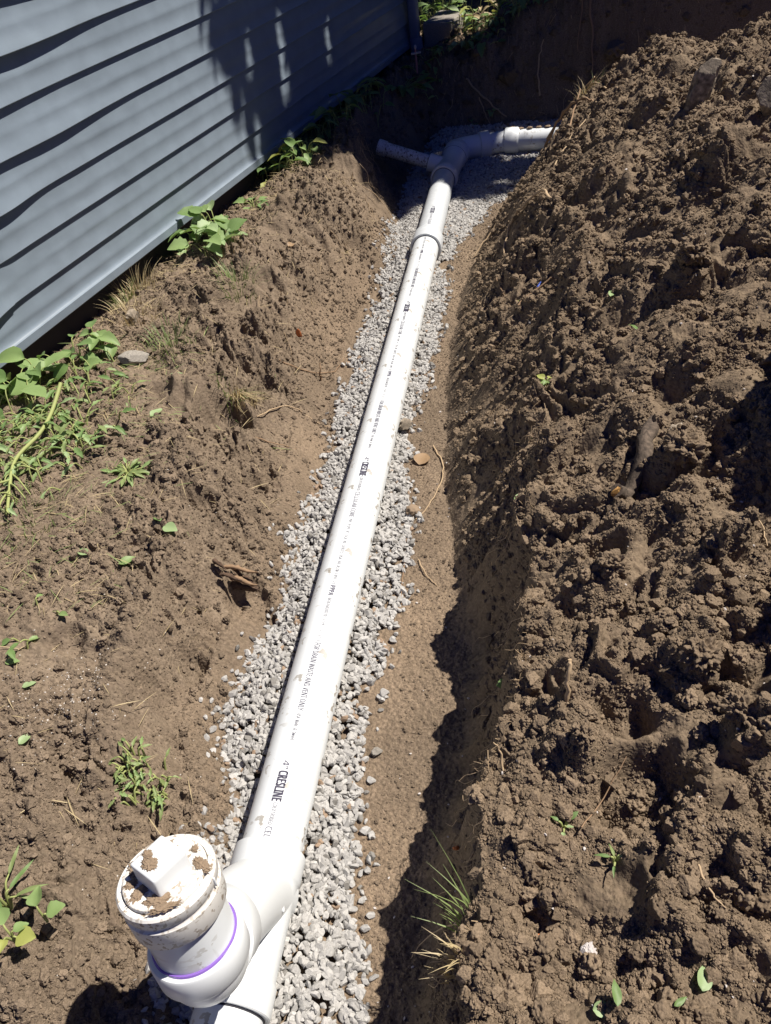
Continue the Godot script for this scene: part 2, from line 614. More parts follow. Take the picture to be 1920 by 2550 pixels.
func terrain() -> void:
	var x := -1.95
	while x < 3.0:
		xs.append(x)
		x += .007 if x < -1.0 else (.004 if x < .5 else (.007 if x < 1.25 else .05))
	xs.append(3.0)
	var d := -.4
	while d < 9.0:
		ds.append(d)
		d += .012 if d < .1 else (.004 if d < 1.0 else (.004 + .0036 * (d - 1.0) if d < 5.8 else .06))
	ds.append(9.0)
	var nx := xs.size()
	var nd := ds.size()
	hg.resize(nx * nd)
	for j in nd:
		for i in nx:
			hg[j * nx + i] = height(xs[i], ds[j])
	# hollows and bumps that the photograph shows: x, d, radius, depth
	for f in [[.157, .605, .085, .075], [-.93, 1.86, .10, .10], [-.80, .90, .035, .018], [-.70, 1.235, .07, .05], [-1.0, 1.78, .05, .03], [.0, .42, .04, .03], [.14, .72, .05, .05], [.13, .36, .04, .03], [-.78, .39, .035, .03], [-.97, 2.3, .07, .06], [-.88, 2.12, .05, .04], [-.86, 1.45, .05, .04], [-.82, 1.15, .05, .035], [-.77, 1.0, .045, .035], [-.98, 2.65, .06, .05], [-1.17, 2.42, .05, .04], [-.93, 3.1, .08, .05], [-1.0, .95, .05, .03], [-1.12, 1.9, .045, .035], [-.80, 1.62, .05, .035], [.21, 1.22, .06, .05], [.13, 1.08, .045, .05], [.03, .80, .035, .03],
		[.275, 1.28, .06, -.05], [.34, 1.55, .06, -.05], [.25, .80, .05, -.04], [.07, .66, .03, -.02], [.30, .66, .05, -.04], [.02, .95, .04, -.03], [.33, 1.02, .05, -.04], [.17, .43, .04, -.025], [.36, 1.85, .07, -.06], [.50, 2.3, .08, -.06], [.12, 2.2, .07, -.05], [.2, 2.7, .08, -.06], [.05, 1.45, .06, -.05], [.28, .48, .04, -.03], [-.02, 1.75, .05, -.04], [.42, 3.1, .09, -.06], [-.03, 2.6, .06, -.05]]:
		for j in range(maxi(0, ds.bsearch(f[1] - f[2] * 1.6)), mini(nd, ds.bsearch(f[1] + f[2] * 1.6))):
			for i in range(maxi(0, xs.bsearch(f[0] - f[2] * 1.6)), mini(nx, xs.bsearch(f[0] + f[2] * 1.6))):
				var q: float = Vector2(xs[i] - f[0], ds[j] - f[1]).length() / f[2] + .25 * n_warp.get_noise_2d(xs[i], ds[j])
				hg[j * nx + i] -= f[3] * (1.0 - smoothstep(.45, 1.0, q))
	var v := PackedVector3Array()
	var n := PackedVector3Array()
	var c := PackedColorArray()
	var heap_cell := PackedByteArray()
	v.resize(nx * nd)
	n.resize(nx * nd)
	c.resize(nx * nd)
	heap_cell.resize(nx * nd)
	var n_tone := noise(41, 1.6, FastNoiseLite.TYPE_SIMPLEX_SMOOTH, 4)
	var n_tone2 := noise(42, 9.0, FastNoiseLite.TYPE_SIMPLEX_SMOOTH, 4)
	for j in nd:
		var dj := ds[j]
		var toe := pl(TOE, dj)
		var foot := pl(FOOT, dj)
		for i in nx:
			var k := j * nx + i
			var i0 := maxi(i - 1, 0)
			var i1 := mini(i + 1, nx - 1)
			var j0 := maxi(j - 1, 0)
			var j1 := mini(j + 1, nd - 1)
			var xi := xs[i]
			v[k] = Vector3(xi, hg[k], -dj)
			n[k] = Vector3(-(hg[j * nx + i1] - hg[j * nx + i0]) / (xs[i1] - xs[i0]), 1.0, (hg[j1 * nx + i] - hg[j0 * nx + i]) / (ds[j1] - ds[j0])).normalized()
			var t1 := n_tone.get_noise_2d(xi, dj)
			var t2 := n_tone2.get_noise_2d(xi, dj)
			var wob := .05 * t2
			var col := Color(.278, .216, .156)
			var floor_share := smoothstep(foot - .12 + wob, foot + .02 + wob, xi) * (1.0 - smoothstep(toe - .01 + wob, toe + .05 + wob, xi))
			col = col.lerp(Color(.325, .246, .172), floor_share * (.6 + .6 * t1))
			var heap := smoothstep(toe, toe + .08, xi)
			col = col.lerp(Color(.276, .211, .146), heap)
			if xi < foot:
				col = col.lerp(Color(.31, .243, .175), clampf(t2 * 1.3 + .1, 0, .8))
			c[k] = col * (1.0 + .22 * t1 + .16 * t2)
			heap_cell[k] = 1 if xi > toe + .02 + .03 * t2 and dj < 5.15 - .9 * maxf(0, xi) else 0
	for which in 2:
		var back := PackedInt32Array()
		back.resize(nx * nd)
		back.fill(-1)
		var vv := PackedVector3Array()
		var nn := PackedVector3Array()
		var cc := PackedColorArray()
		var idx := PackedInt32Array()
		for j in nd - 1:
			for i in nx - 1:
				var k := j * nx + i
				if heap_cell[k] != which:
					continue
				for q in [k, k + 1, k + nx, k + nx + 1]:
					if back[q] < 0:
						back[q] = vv.size()
						vv.append(v[q])
						nn.append(n[q])
						cc.append(c[q])
				idx.append_array([back[k], back[k + nx], back[k + 1], back[k + 1], back[k + nx], back[k + nx + 1]])
		var m := array_mesh(vv, nn, idx, cc)
		if which == 0:
			var o := put("ground", m, M.soil)
			tag(o, "bare brown earth with a shallow trench dug along the siding wall", "ground", "", "structure")
		else:
			var o := thing("spoil_heap", "high heap of loose crumbly brown soil along the trench opposite the siding wall", "soil heap", Vector3(.5, 0, -1.5))
			put("heap_body", m, M.soil, o)
	# the land further out, one coarse sheet round the worked patch
	var st := SurfaceTool.new()
	st.begin(Mesh.PRIMITIVE_TRIANGLES)
	st.set_smooth_group(0)
	var gx := [-60.0, -30.0, -14.0, -7.0, -4.0, -1.9, 0.0, 1.5, 2.95, 5.0, 9.0, 16.0, 30.0, 60.0]
	var gd := [-60.0, -30.0, -12.0, -5.0, -2.0, -.38, 2.0, 4.0, 6.0, 8.9, 12.0, 18.0, 30.0, 60.0]
	for j in gd.size() - 1:
		for i in gx.size() - 1:
			if gx[i] > -1.95 and gx[i] < 2.9 and gd[j] > -.4 and gd[j] < 8.8:
				continue
			for k in [[0, 0], [0, 1], [1, 0], [1, 0], [0, 1], [1, 1]]:
				var px: float = gx[i + k[0]]
				var pd: float = gd[j + k[1]]
				st.set_color(Color(.10, .115, .05))
				st.add_vertex(Vector3(px, far_height(px, pd), -pd))
	st.generate_normals()
	st.index()
	var land := put("land", st.commit(), M.soil)
	tag(land, "grassy land lying round the dug trench and house", "ground", "", "structure")


func far_height(x: float, d: float) -> float:
	var h: float = macro(clampf(x, -1.9, 2.95), clampf(d, -.38, 8.9))[0]
	var away := maxf(maxf(-1.9 - x, x - 2.95), maxf(-.38 - d, d - 8.9))
	return lerpf(h, .35, smoothstep(.5, 8.0, away)) - .004


func ground_y(x: float, d: float) -> float:
	var i := clampi(xs.bsearch(x) - 1, 0, xs.size() - 2)
	var j := clampi(ds.bsearch(d) - 1, 0, ds.size() - 2)
	var nx := xs.size()
	var a := clampf((x - xs[i]) / (xs[i + 1] - xs[i]), 0, 1)
	var b := clampf((d - ds[j]) / (ds[j + 1] - ds[j]), 0, 1)
	return lerpf(lerpf(hg[j * nx + i], hg[j * nx + i + 1], a), lerpf(hg[(j + 1) * nx + i], hg[(j + 1) * nx + i + 1], a), b)


func on_ground(x: float, d: float, up := 0.0) -> Vector3:
	return Vector3(x, ground_y(x, d) + up, -d)


# ---------------------------------------------------------------- house
func house() -> void:
	var b := Basis(Vector3(.2124, 0, -.97718), Vector3.UP, Vector3(.97718, 0, .2124))
	var xf := Transform3D(b, Vector3(-1.6972, 0, -1.9843))
	var o := thing("house", "house with dented grey blue metal lap siding beside the trench", "house", xf.origin)
	o.basis = b
	var y0 := .245
	var step := .1275
	# where a course is buckled: course, u, half width, out, down
	var dents := [[6, .55, .34, .012, .012], [4, -.02, .20, .022, .026], [4, .55, .3, .008, .01], [3, .25, .14, .010, .010], [2, -.02, .16, .016, .018], [2, .12, .07, -.012, 0.0], [1, .0, .10, .012, .012], [7, 1.1, .4, .01, .008], [5, .2, .3, .006, .006]]
	var nz := noise(51, 2.6, FastNoiseLite.TYPE_SIMPLEX_SMOOTH, 3)
	for course in 16:
		# profile up one course: [share of height, distance out]
		var prof := [[.07, .0035], [.066, .0136], [.078, .0152], [.09, .0152], [.15, .0134], [.24, .0109], [.33, .0092], [.43, .0084], [.50, .0090], [.55, .0094], [.62, .0082], [.72, .0064], [.84, .0050], [1.10, .0034]]
		if course == 0:
			prof = [[-.02, .0035], [-.035, .020], [-.01, .0225], [.20, .0225], [.215, .0190], [.24, .0130], [.33, .0098], [.43, .0084], [.50, .0090], [.55, .0094], [.62, .0082], [.72, .0064], [.84, .0050], [1.10, .0034]]
		for span in ([[-3.0, .14, .003], [.12, 4.10, 0.0]] if course in [1, 2, 3] else [[-3.0, 4.10, 0.0]]):
			siding_strip(o, xf, course, prof, span, dents, nz, y0, step)
	# solid walls behind the siding, foundation, roof
	var top := y0 + step * 16
	var core := put("wall", soft_box(Vector3(7.1, top - .27, .2), .004, 0, 1), M.foundation, o, xf * Transform3D(Basis(), Vector3(.55, (top + .27) / 2, -.099)))
	core.set_meta("label", "wall boards behind the siding")
	put("wall", soft_box(Vector3(.2, top - .27, 5.2), .004, 0, 1), M.siding, o, xf * Transform3D(Basis(), Vector3(3.998, (top + .27) / 2, -2.8)))
	put("wall", soft_box(Vector3(.2, top - .27, 5.2), .004, 0, 1), M.siding, o, xf * Transform3D(Basis(), Vector3(-2.9, (top + .27) / 2, -2.8)))
	put("wall", soft_box(Vector3(7.1, top - .27, .2), .004, 0, 1), M.siding, o, xf * Transform3D(Basis(), Vector3(.55, (top + .27) / 2, -5.5)))
	put("foundation", soft_box(Vector3(7.0, .9, 5.4), .01, .004, 8), M.foundation, o, xf * Transform3D(Basis(), Vector3(.55, -.19, -2.76)))
	for side in [1.0, -1.0]:
		var tilt := Transform3D(Basis(Vector3.RIGHT, .48 * side), Vector3(.55, top + .72, -2.8 + 1.52 * side))
		put("roof", soft_box(Vector3(7.6, .14, 3.5), .02, 0, 2), M.shingle, o, xf * tilt)
	for gable in [-2.9, 3.998]:
		var pr := PrismMesh.new()
		pr.size = Vector3(5.5, 1.42, .18)
		put("gable", pr, M.siding, o, xf * Transform3D(Basis(Vector3.UP, PI / 2), Vector3(gable, top + .72, -2.8)))
	# corner post and downspout
	put("corner_post", soft_box(Vector3(.09, top - .23, .05), .012, 0, 4), M.trim, o, xf * Transform3D(Basis(), Vector3(4.125, (top + .23) / 2, .008)))
	var spout := soft_box(Vector3(.075, 2.3, .06), .016, 0, 4)
	put("downspout", spout, M.trim, o, xf * Transform3D(Basis(), Vector3(4.03, 1.29, .062)))
	put("downspout_foot", tube(smooth_path([Vector3(0, .10, 0), Vector3(0, .02, .004), Vector3(.005, -.05, .012), Vector3(.01, -.1, .02)], 4), [.043, .043, .043, .043, .044, .044, .044, .044, .045, .045, .046, .046, .046], 16), M.trim, o, xf * Transform3D(Basis(), Vector3(4.03, .20, .062)))


func siding_strip(o: Node3D, xf: Transform3D, course: int, prof: Array, span: Array, dents: Array, nz: FastNoiseLite, y0: float, step: float) -> void:
	var st := SurfaceTool.new()
	st.begin(Mesh.PRIMITIVE_TRIANGLES)
	var us := []
	var u: float = span[0]
	while u < span[1] - .005:
		us.append(u)
		u += .02 if u > -.3 and u < 1.8 else .06
	us.append(span[1])
	var grid := []
	for p in prof:
		var row := []
		for uu in us:
			var out: float = p[1] + span[2]
			var dy := 0.0
			var low_edge: float = 1.0 - smoothstep(.0, .75, p[0])
			for q in dents:
				if q[0] == course:
					var w := exp(-pow((uu - q[1]) / q[2], 2.0))
					out += q[3] * 1.15 * w * low_edge
					dy -= q[4] * .55 * w * low_edge
			out += .0018 * nz.get_noise_2d(uu * 1.2, course * 3.1 + p[0]) * lerpf(1.0, .15, smoothstep(.4, 1.6, uu)) * sin(PI * clampf(p[0], 0, 1))
			dy += .0005 * nz.get_noise_2d(uu, course * 7.0) * low_edge
			row.append(Vector3(uu, y0 + step * (course + p[0]) + dy, out))
		grid.append(row)
	for i in prof.size() - 1:
		for k in us.size() - 1:
			st.set_smooth_group(i if i < 3 else 5)
			for q in [[0, 0], [1, 0], [0, 1], [0, 1], [1, 0], [1, 1]]:
				st.add_vertex(grid[i + q[0]][k + q[1]])
	st.generate_normals()
	st.index()
	put("siding_panel", st.commit(), M.siding, o, xf)


# ---------------------------------------------------------------- trees
func hole_in(q: Vector2) -> bool:
	# gaps between the boughs through which the sun reaches the wall, the far pipe and the grass
	for h in [[-1.5, -4.06, .24, .085], [-1.36, -4.57, .17, .05], [-1.22, -5.23, .12, .045], [-1.53, -4.30, .09, .04], [-1.74, -3.66, .10, .03], [-1.28, -4.9, .09, .03], [-.06, -4.76, .30, .20], [-.34, -4.74, .12, .07], [-.84, -6.40, .32, .36], [-.56, -5.87, .20, .36], [-.78, -6.04, .2, .14], [-.47, -4.02, .11, .06], [-.52, -4.14, .06, .04], [-.5, -3.8, .3, .1]]:
		var e := Vector2((q.x - h[0]) / (h[2] + .03), (q.y - h[1]) / (h[3] + .03))
		if e.length() < 1.0:
			return true
	return false


func trees() -> void:
	var leaf := leaf_mesh(.16, .085, .25, .25, 61, 4, 3)
	var nz := noise(62, 1.1, FastNoiseLite.TYPE_SIMPLEX_SMOOTH, 2)
	var edge := noise(63, 1.6, FastNoiseLite.TYPE_SIMPLEX_SMOOTH, 3)
	var specs := [
		[Vector3(3.7, .5, -8.2), Vector3(1.7, 4.9, -7.3), Vector3(2.7, 1.5, 2.9), "broad leafy tree leaning over the pit and the end of the wall", 30000],
		[Vector3(6.4, .4, -10.0), Vector3(4.9, 5.4, -9.0), Vector3(3.2, 1.8, 3.6), "second leafy tree standing further from the wall than the leaning one", 24000],
		[Vector3(-1.2, .3, -13.0), Vector3(-1.0, 4.6, -12.6), Vector3(4.2, 2.8, 2.6), "bushy dark tree standing behind the house corner", 17000]]
	for t in specs:
		var o := thing("tree", t[3], "tree", t[0], "trees shading the pit")
		var base: Vector3 = t[0]
		var mid: Vector3 = t[1]
		var ext: Vector3 = t[2]
		var path := smooth_path([base - Vector3(0, .3, 0), base + Vector3(-.1, 1.2, 0), base.lerp(mid, .5) + Vector3(.5, .9, -.2), mid], 5)
		var radii := []
		for i in path.size():
			radii.append(lerpf(.24, .07, float(i) / (path.size() - 1)))
		put("trunk", tube(path, radii, 12, .25), M.bark, o)
		for k in 7:
			var a := TAU * k / 7.0 + .4
			var from: Vector3 = path[8 + k % 5]
			var to := mid + Vector3(cos(a) * ext.x * .7, rng.randf_range(-.2, .7) * ext.y * .6, sin(a) * ext.z * .7)
			put("limb", tube(smooth_path([from, from.lerp(to, .5) + Vector3(0, .25, 0), to], 5), [.08, .075, .07, .065, .06, .05, .045, .04, .035, .03, .02], 8, .2), M.bark, o)
		var places := []
		var n: int = t[4]
		while places.size() < n:
			var p := Vector3(rng.randf_range(-1, 1), rng.randf_range(-1, 1), rng.randf_range(-1, 1))
			if p.length_squared() > 1.0 + .3 * nz.get_noise_3dv(p * 2.0):
				continue
			var w := mid + p * ext
			if nz.get_noise_3dv(w) < -.42:
				continue
			var q := Vector2(w.x - SUN.x / SUN.y * w.y, w.z - SUN.z / SUN.y * w.y)
			var rim := pl([[-1.9, -3.36], [-1.39, -3.88], [-.6, -3.92], [-.35, -4.0], [.15, -4.55], [1.2, -4.95]], q.x) + .16 * edge.get_noise_1d(q.x * 2.6)
			if q.y > rim or hole_in(q):
				continue
			var tilt := Basis.from_euler(Vector3(rng.randf_range(-.9, .9), rng.randf() * TAU, rng.randf_range(-.9, .9)))
			places.append(Transform3D(tilt.scaled(Vector3.ONE * rng.randf_range(.7, 1.25)), w))
		copies("crown", leaf, M.leaf, places, [], o)


# ---------------------------------------------------------------- drain line
func ax(d: float) -> Vector3:
	return Vector3(-.4765 + .0012 * (d - .6), -.0142 * (d - .68), -d)


func ring_profile(r: float, half: float) -> Array:
	return [[r - half, -half], [r + half * .6, -half], [r + half, 0], [r + half * .6, half], [r - half, half]]


func drain_line() -> void:
	var o := thing("drain_pipe", "long white plastic drain pipe with cleanout wye lying on gravel in the trench", "drain pipe", ax(.45))
	var dir := (ax(3.0) - ax(1.0)).normalized()
	# main run: near pipe, cleanout wye, long pipe, coupling, older pipe, tee, elbow, far pipes
	var r := R_PIPE
	put("pipe", lathe([[r - .006, 0], [r, 0], [r, .68], [r - .006, .68]], 64), M.pvc, o, along(ax(-.3), dir))
	var long := put("pipe", lathe([[r - .006, 0], [r, 0], [r, 2.84], [r - .006, 2.84]], 72), M.pvc, o, along(ax(.55), dir))
	lettering(long)
	# wye body along the run
	var hub := .0670
	var body := lathe([[r + .0005, 0], [hub - .002, 0], [hub, .002], [hub, .046], [hub - .003, .050], [r + .0055, .058], [r + .0055, .205], [hub - .003, .213], [hub, .217], [hub, .262], [hub - .002, .264], [r + .0005, .264]], 72)
	var wye := put("wye_fitting", body, M.fit, o, along(ax(.335), dir))
	# its branch: leaves the run sweeping up and back towards the cleanout
	var start := ax(.535) + Vector3(0, -.03, 0)
	var bend := Vector3(-.4735, .165, -.405)
	var bpath := smooth_path([start, Vector3(-.476, .040, -.505), Vector3(-.474, .108, -.458), bend], 8)
	var brad := []
	for i in bpath.size():
		brad.append(r + .0055)
	put("branch", tube(bpath, brad, 56, 0, false), M.fit, wye)
	var bdir := (bend - Vector3(-.474, .115, -.462)).normalized()
	bdir = Vector3(0.01, .74, .67).normalized()
	put("branch_hub", lathe([[r + .004, -.012], [hub - .004, -.004], [hub, .001], [hub, .034], [hub + .0025, .036], [hub + .0025, .044], [hub, .046], [r + .001, .046]], 72), M.fit, wye, along(bend - bdir * .012, bdir))
	put("primer_ring", lathe(ring_profile(r + .004, .0022), 64), M.primer, wye, along(bend + bdir * .035, bdir))
	put("primer_ring", lathe(ring_profile(r + .0005, .0014), 64), M.primer, wye, along(ax(.5985), dir))
	put("primer_ring", lathe(ring_profile(r + .0008, .0016), 64), M.seam, wye, along(ax(.334), dir))
	for s in [[.59, .062, .15], [.60, -.03, .05]]:
		put("mould_nub", soft_box(Vector3(.004, .004, .016), .0018, 0, 3), M.fit, wye, Transform3D(Basis(Vector3.UP, .3), ax(s[0] - .1) + Vector3(s[1], .03 + s[2] * .1, 0)))
	# street elbow turning the branch upright
	var cap := Vector3(-.4725, .412, -.386)
	var hubc := Vector3(-.4585, .283, -.356)
	var up := (cap - hubc).normalized()
	var epath := smooth_path([bend - bdir * .01, bend + bdir * .035, hubc - up * .05, hubc - up * .002], 8)
	var erad := []
	for i in epath.size():
		erad.append(r + .003)
	var elbow := put("elbow", tube(epath, erad, 56, 0, false), M.fit, o)
	put("hub", lathe([[r + .003, -.056], [hub - .003, -.046], [hub, -.042], [hub + .001, -.003], [hub - .001, 0], [r + .001, 0]], 72), M.fit, elbow, along(hubc, up))
	put("primer_ring", lathe(ring_profile(r + .0010, .0024), 64, .011), M.primer, elbow, along(hubc + up * .001, up))
	var riser := put("riser", lathe([[r - .006, -.04], [r, -.04], [r, .075], [r - .006, .075]], 64), M.pvc, o, along(hubc, up))
	riser.set_meta("label", "short upright riser pipe under the cleanout cap")
	var ad := cap - up * .066
	var adapter := put("cleanout_adapter", lathe([[r + .0005, 0], [hub - .0035, 0], [hub - .002, .002], [hub - .001, .034], [hub - .0035, .037], [hub - .0035, .042], [hub - .001, .045], [hub - .0005, .058], [hub - .003, .061], [r, .061]], 72), M.plug, o, along(ad, up))
	put("rib", soft_box(Vector3(.003, .016, .004), .0012, 0, 3), M.fit, adapter, along(ad, up) * Transform3D(Basis(), Vector3(.0, .050, hub * 0.999)))
	var plug := put("cleanout_plug", lathe([[.0, .0030], [.046, .0030], [.0475, .0042], [.0535, .0045], [.0555, .003], [.0565, -.004], [.0565, -.02]], 72), M.plug, o, along(cap - up * .003, up))
	var turn := Basis(Vector3.UP, -.50)
	put("square_head", soft_box(Vector3(.053, .040, .053), .003, .0004, 8), M.fit, plug, along(cap, up) * Transform3D(turn, Vector3(-.002, .012, .002)))
	for m in [[.004, -.043, .009, .012], [-.032, -.022, .013, .007], [-.040, .010, .008, .014], [.012, .049, .014, .006], [-.050, .022, .005, .016], [-.020, -.040, .008, .006], [.036, .030, .005, .004], [.030, -.038, .005, .004]]:
		put("mud", lump(int(m[0] * 9000) + 700, 4, .9, 2.2, 0, Vector3(m[2], .0016, m[3]), false, .2, 4.0), M.mud, plug, along(cap, up) * Transform3D(Basis(Vector3.UP, m[1] * 20.0), Vector3(m[0], .0010, m[1])))
	put("mud", lump(733, 4, .9, 2.2, 0, Vector3(.008, .0018, .010), false, .2, 4.0), M.mud, plug, along(cap, up) * Transform3D(turn, Vector3(-.012, .0322, -.004)))
	put("mud", lump(734, 4, .9, 2.6, 0, Vector3(.005, .0015, .007), false, .2, 4.0), M.mud, plug, along(cap, up) * Transform3D(turn, Vector3(.002, .0322, -.014)))
	# far coupling and the older pipe beyond it
	put("coupling", lathe([[r + .0005, 0], [hub + .001, 0], [hub + .003, .003], [hub + .002, .10], [r + .002, .135], [r + .001, .135]], 64), M.pvc_worn, o, along(ax(3.33), dir))
	put("pipe", lathe([[r, 0], [r + .0005, .05], [r + .0005, .9], [r - .004, .9]], 64), M.pvc_worn, o, along(ax(3.42), dir)).set_meta("label", "older greyish length of pipe before the tee")
	var t0 := ax(4.22)
	var t1 := Vector3(-.436, -.05, -4.60)
	var td := (t1 - t0).normalized()
	var tl := t0.distance_to(t1)
	var tee := put("tee_fitting", lathe([[r + .0005, 0], [hub + .002, 0], [hub + .004, .003], [hub + .004, .06], [r + .006, .072], [r + .006, tl * .5], [r + .006, tl - .08], [hub + .003, tl - .07], [hub + .003, tl - .003], [r, tl]], 64), M.fit, o, along(t0, td))
	put("seam_ring", lathe(ring_profile(r + .0015, .0016), 64), M.seam, tee, along(t0 - td * .001, td))
	put("seam_ring", lathe(ring_profile(hub + .003, .0012), 64), M.seam, tee, along(t1 - td * .068, td))
	put("seam_ring", lathe(ring_profile(r + .0012, .0014), 64), M.seam, o, along(ax(3.329), dir))
	# smaller stub pipe that climbs out of the bank towards the house
	var r2 := .035
	var s0 := t0 + td * .17
	var s1 := Vector3(-.835, .072, -4.44)
	var sd := (s1 - s0).normalized()
	put("branch_hub", lathe([[.040, .03], [.046, .06], [.046, .115], [r2, .117]], 48), M.fit, tee, along(s0, sd))
	put("seam_ring", lathe(ring_profile(r2 + .0012, .0013), 48), M.seam, tee, along(s0 + sd * .118, sd))
	var sl := s0.distance_to(s1)
	var stub := put("stub_pipe", lathe([[r2, .09], [r2, sl], [r2 - .004, sl], [r2 - .004, sl - .05]], 48), M.pvc_dirty, o, along(s0, sd))
	stub.set_meta("label", "muddy smaller stub pipe sloping up into the dark bank")
	put("hub", lathe([[r2 + .0005, -.04], [r2 + .005, -.038], [r2 + .006, -.005], [r2 + .005, .006], [r2 - .003, .006]], 48, .01), M.pvc_dirty, stub, along(s1, sd))
	# elbow to the right and the last pipes
	var e1 := Vector3(-.30, -.048, -4.715)
	var far0 := Vector3(-.255, -.048, -4.728)
	var p_elbow := smooth_path([t1 - td * .01, t1 + td * .05, Vector3(-.395, -.049, -4.683), e1, far0], 6)
	var rad := []
	for i in p_elbow.size():
		rad.append(r + .006 if i < 21 else hub)
	put("elbow", tube(p_elbow, rad, 48, 0, true), M.fit, o)
	put("hub", lathe([[r + .004, 0], [hub + .005, .004], [hub + .005, .055], [hub + .003, .058], [r, .058]], 64), M.fit, o, along(e1 - Vector3(.012, 0, -.006), far0 - e1)).name = "elbow_hub"
	put("hub", lathe([[r, -.004], [hub + .005, -.003], [hub + .006, 0], [hub + .005, .045], [r + .005, .056]], 64), M.fit, o, along(t1 - td * .005, td)).name = "elbow_rim"
	put("seam_ring", lathe(ring_profile(r + .002, .0016), 64), M.seam, o, along(e1 - Vector3(.012, 0, -.006) + (far0 - e1).normalized() * .059, far0 - e1))
	var far1 := Vector3(-.155, -.046, -4.752)
	put("pipe", lathe([[r - .004, 0], [r, 0], [r, .22], [r - .004, .22]], 64), M.pvc, o, along(e1, far1 - e1))
	var fdir := Vector3(.35, .005, .055).normalized()
	var last := put("coupling", lathe([[r, 0], [hub, .002], [hub + .003, .005], [hub + .003, .07], [r + .002, .085]], 64), M.pvc, o, along(far1 - fdir * .01, fdir))
	put("seam_ring", lathe(ring_profile(r + .0015, .0016), 64), M.seam, last, along(far1 - fdir * .0105, fdir))
	put("pipe", lathe([[r - .004, .02], [r, .02], [r, 1.2], [r - .004, 1.2]], 64), M.pvc, o, along(far1, fdir))
	for k in 5:
		put("mud", lump(760 + k, 3, .8, 2.2, 0, Vector3(.014, .004, .012)), M.mud, last, Transform3D(Basis(), far1 + fdir * (.03 + .05 * k) + Vector3(0, hub * .96 - .004 * (k % 2), -.02 + .008 * (k % 3))))


func text_line(parent: Node3D, words: String, d0: float, d1: float, tall: float, ink: Material, bold := false, turn := 5.0) -> void:
	var t := TextMesh.new()
	var f := SystemFont.new()
	f.font_names = PackedStringArray(["Droid Sans Mono" if tall < .0095 else "Droid Sans"])
	f.font_weight = 700 if bold else 400
	t.font = f
	t.font_size = 48
	t.pixel_size = .001
	t.depth = .0003
	t.curve_step = 2.0
	t.text = words
	t.horizontal_alignment = HORIZONTAL_ALIGNMENT_LEFT
	t.vertical_alignment = VERTICAL_ALIGNMENT_CENTER
	var box := t.get_aabb()
	var a := deg_to_rad(turn)
	var no := Vector3(sin(a), cos(a), 0)
	var x := (ax(1.0) - ax(2.0)).normalized()
	no = (no - x * no.dot(x)).normalized()
	var y := no.cross(x)
	var at := ax(d0) + no * (R_PIPE + .0006)
	var sx: float = (d0 - d1) / box.size.x
	var sy: float = tall / (box.size.y)
	var b := Basis(x * sx, y * sy, no)
	put("lettering", t, ink, parent, Transform3D(b, at - b * Vector3(box.position.x, box.get_center().y, 0)))


func lettering(pipe: Node3D) -> void:
	# one printed legend, repeated along the pipe; d is the distance ahead where each begins and ends
	for rep in 4:
		var s := .757 + .976 * (rep - 0) - .0
		var z := s
		text_line(pipe, "4\"", z, z - .018, .013, M.ink)
		text_line(pipe, "CRESLINE", z - .022, z - .084, .019, M.ink, true)
		text_line(pipe, "CRESLINE", z - .0228, z - .0848, .019, M.ink, true)
		if rep == 0:
			text_line(pipe, "COEXTRUDED", z - .088, z - .131, .0085, M.ink_pale)
			text_line(pipe, "CELLU", z - .135, z - .170, .0125, M.ink)
			continue
		text_line(pipe, "COEXTRUDED", z - .088, z - .150, .0085, M.ink_pale)
		text_line(pipe, "CELLULAR CORE", z - .156, z - .258, .0125, M.ink)
		text_line(pipe, "PVC PIPE 4\" SCH 40 SERIES USA-40 ASTM F891-21", z - .266, z - .500, .0085, M.ink_pale)
		text_line(pipe, "PPPA", z - .506, z - .538, .0125, M.ink, true)
		text_line(pipe, "042616020210", z - .546, z - .604, .0085, M.ink_pale)
		text_line(pipe, "2124  ||!||!||", z - .612, z - .676, .0085, M.ink_pale)
		text_line(pipe, "FOR DRAIN WASTE AND VENT ONLY", z - .682, z - .860, .0125, M.ink)
		text_line(pipe, "USA Made & Owned", z - .868, z - .930, .0085, M.ink_pale)


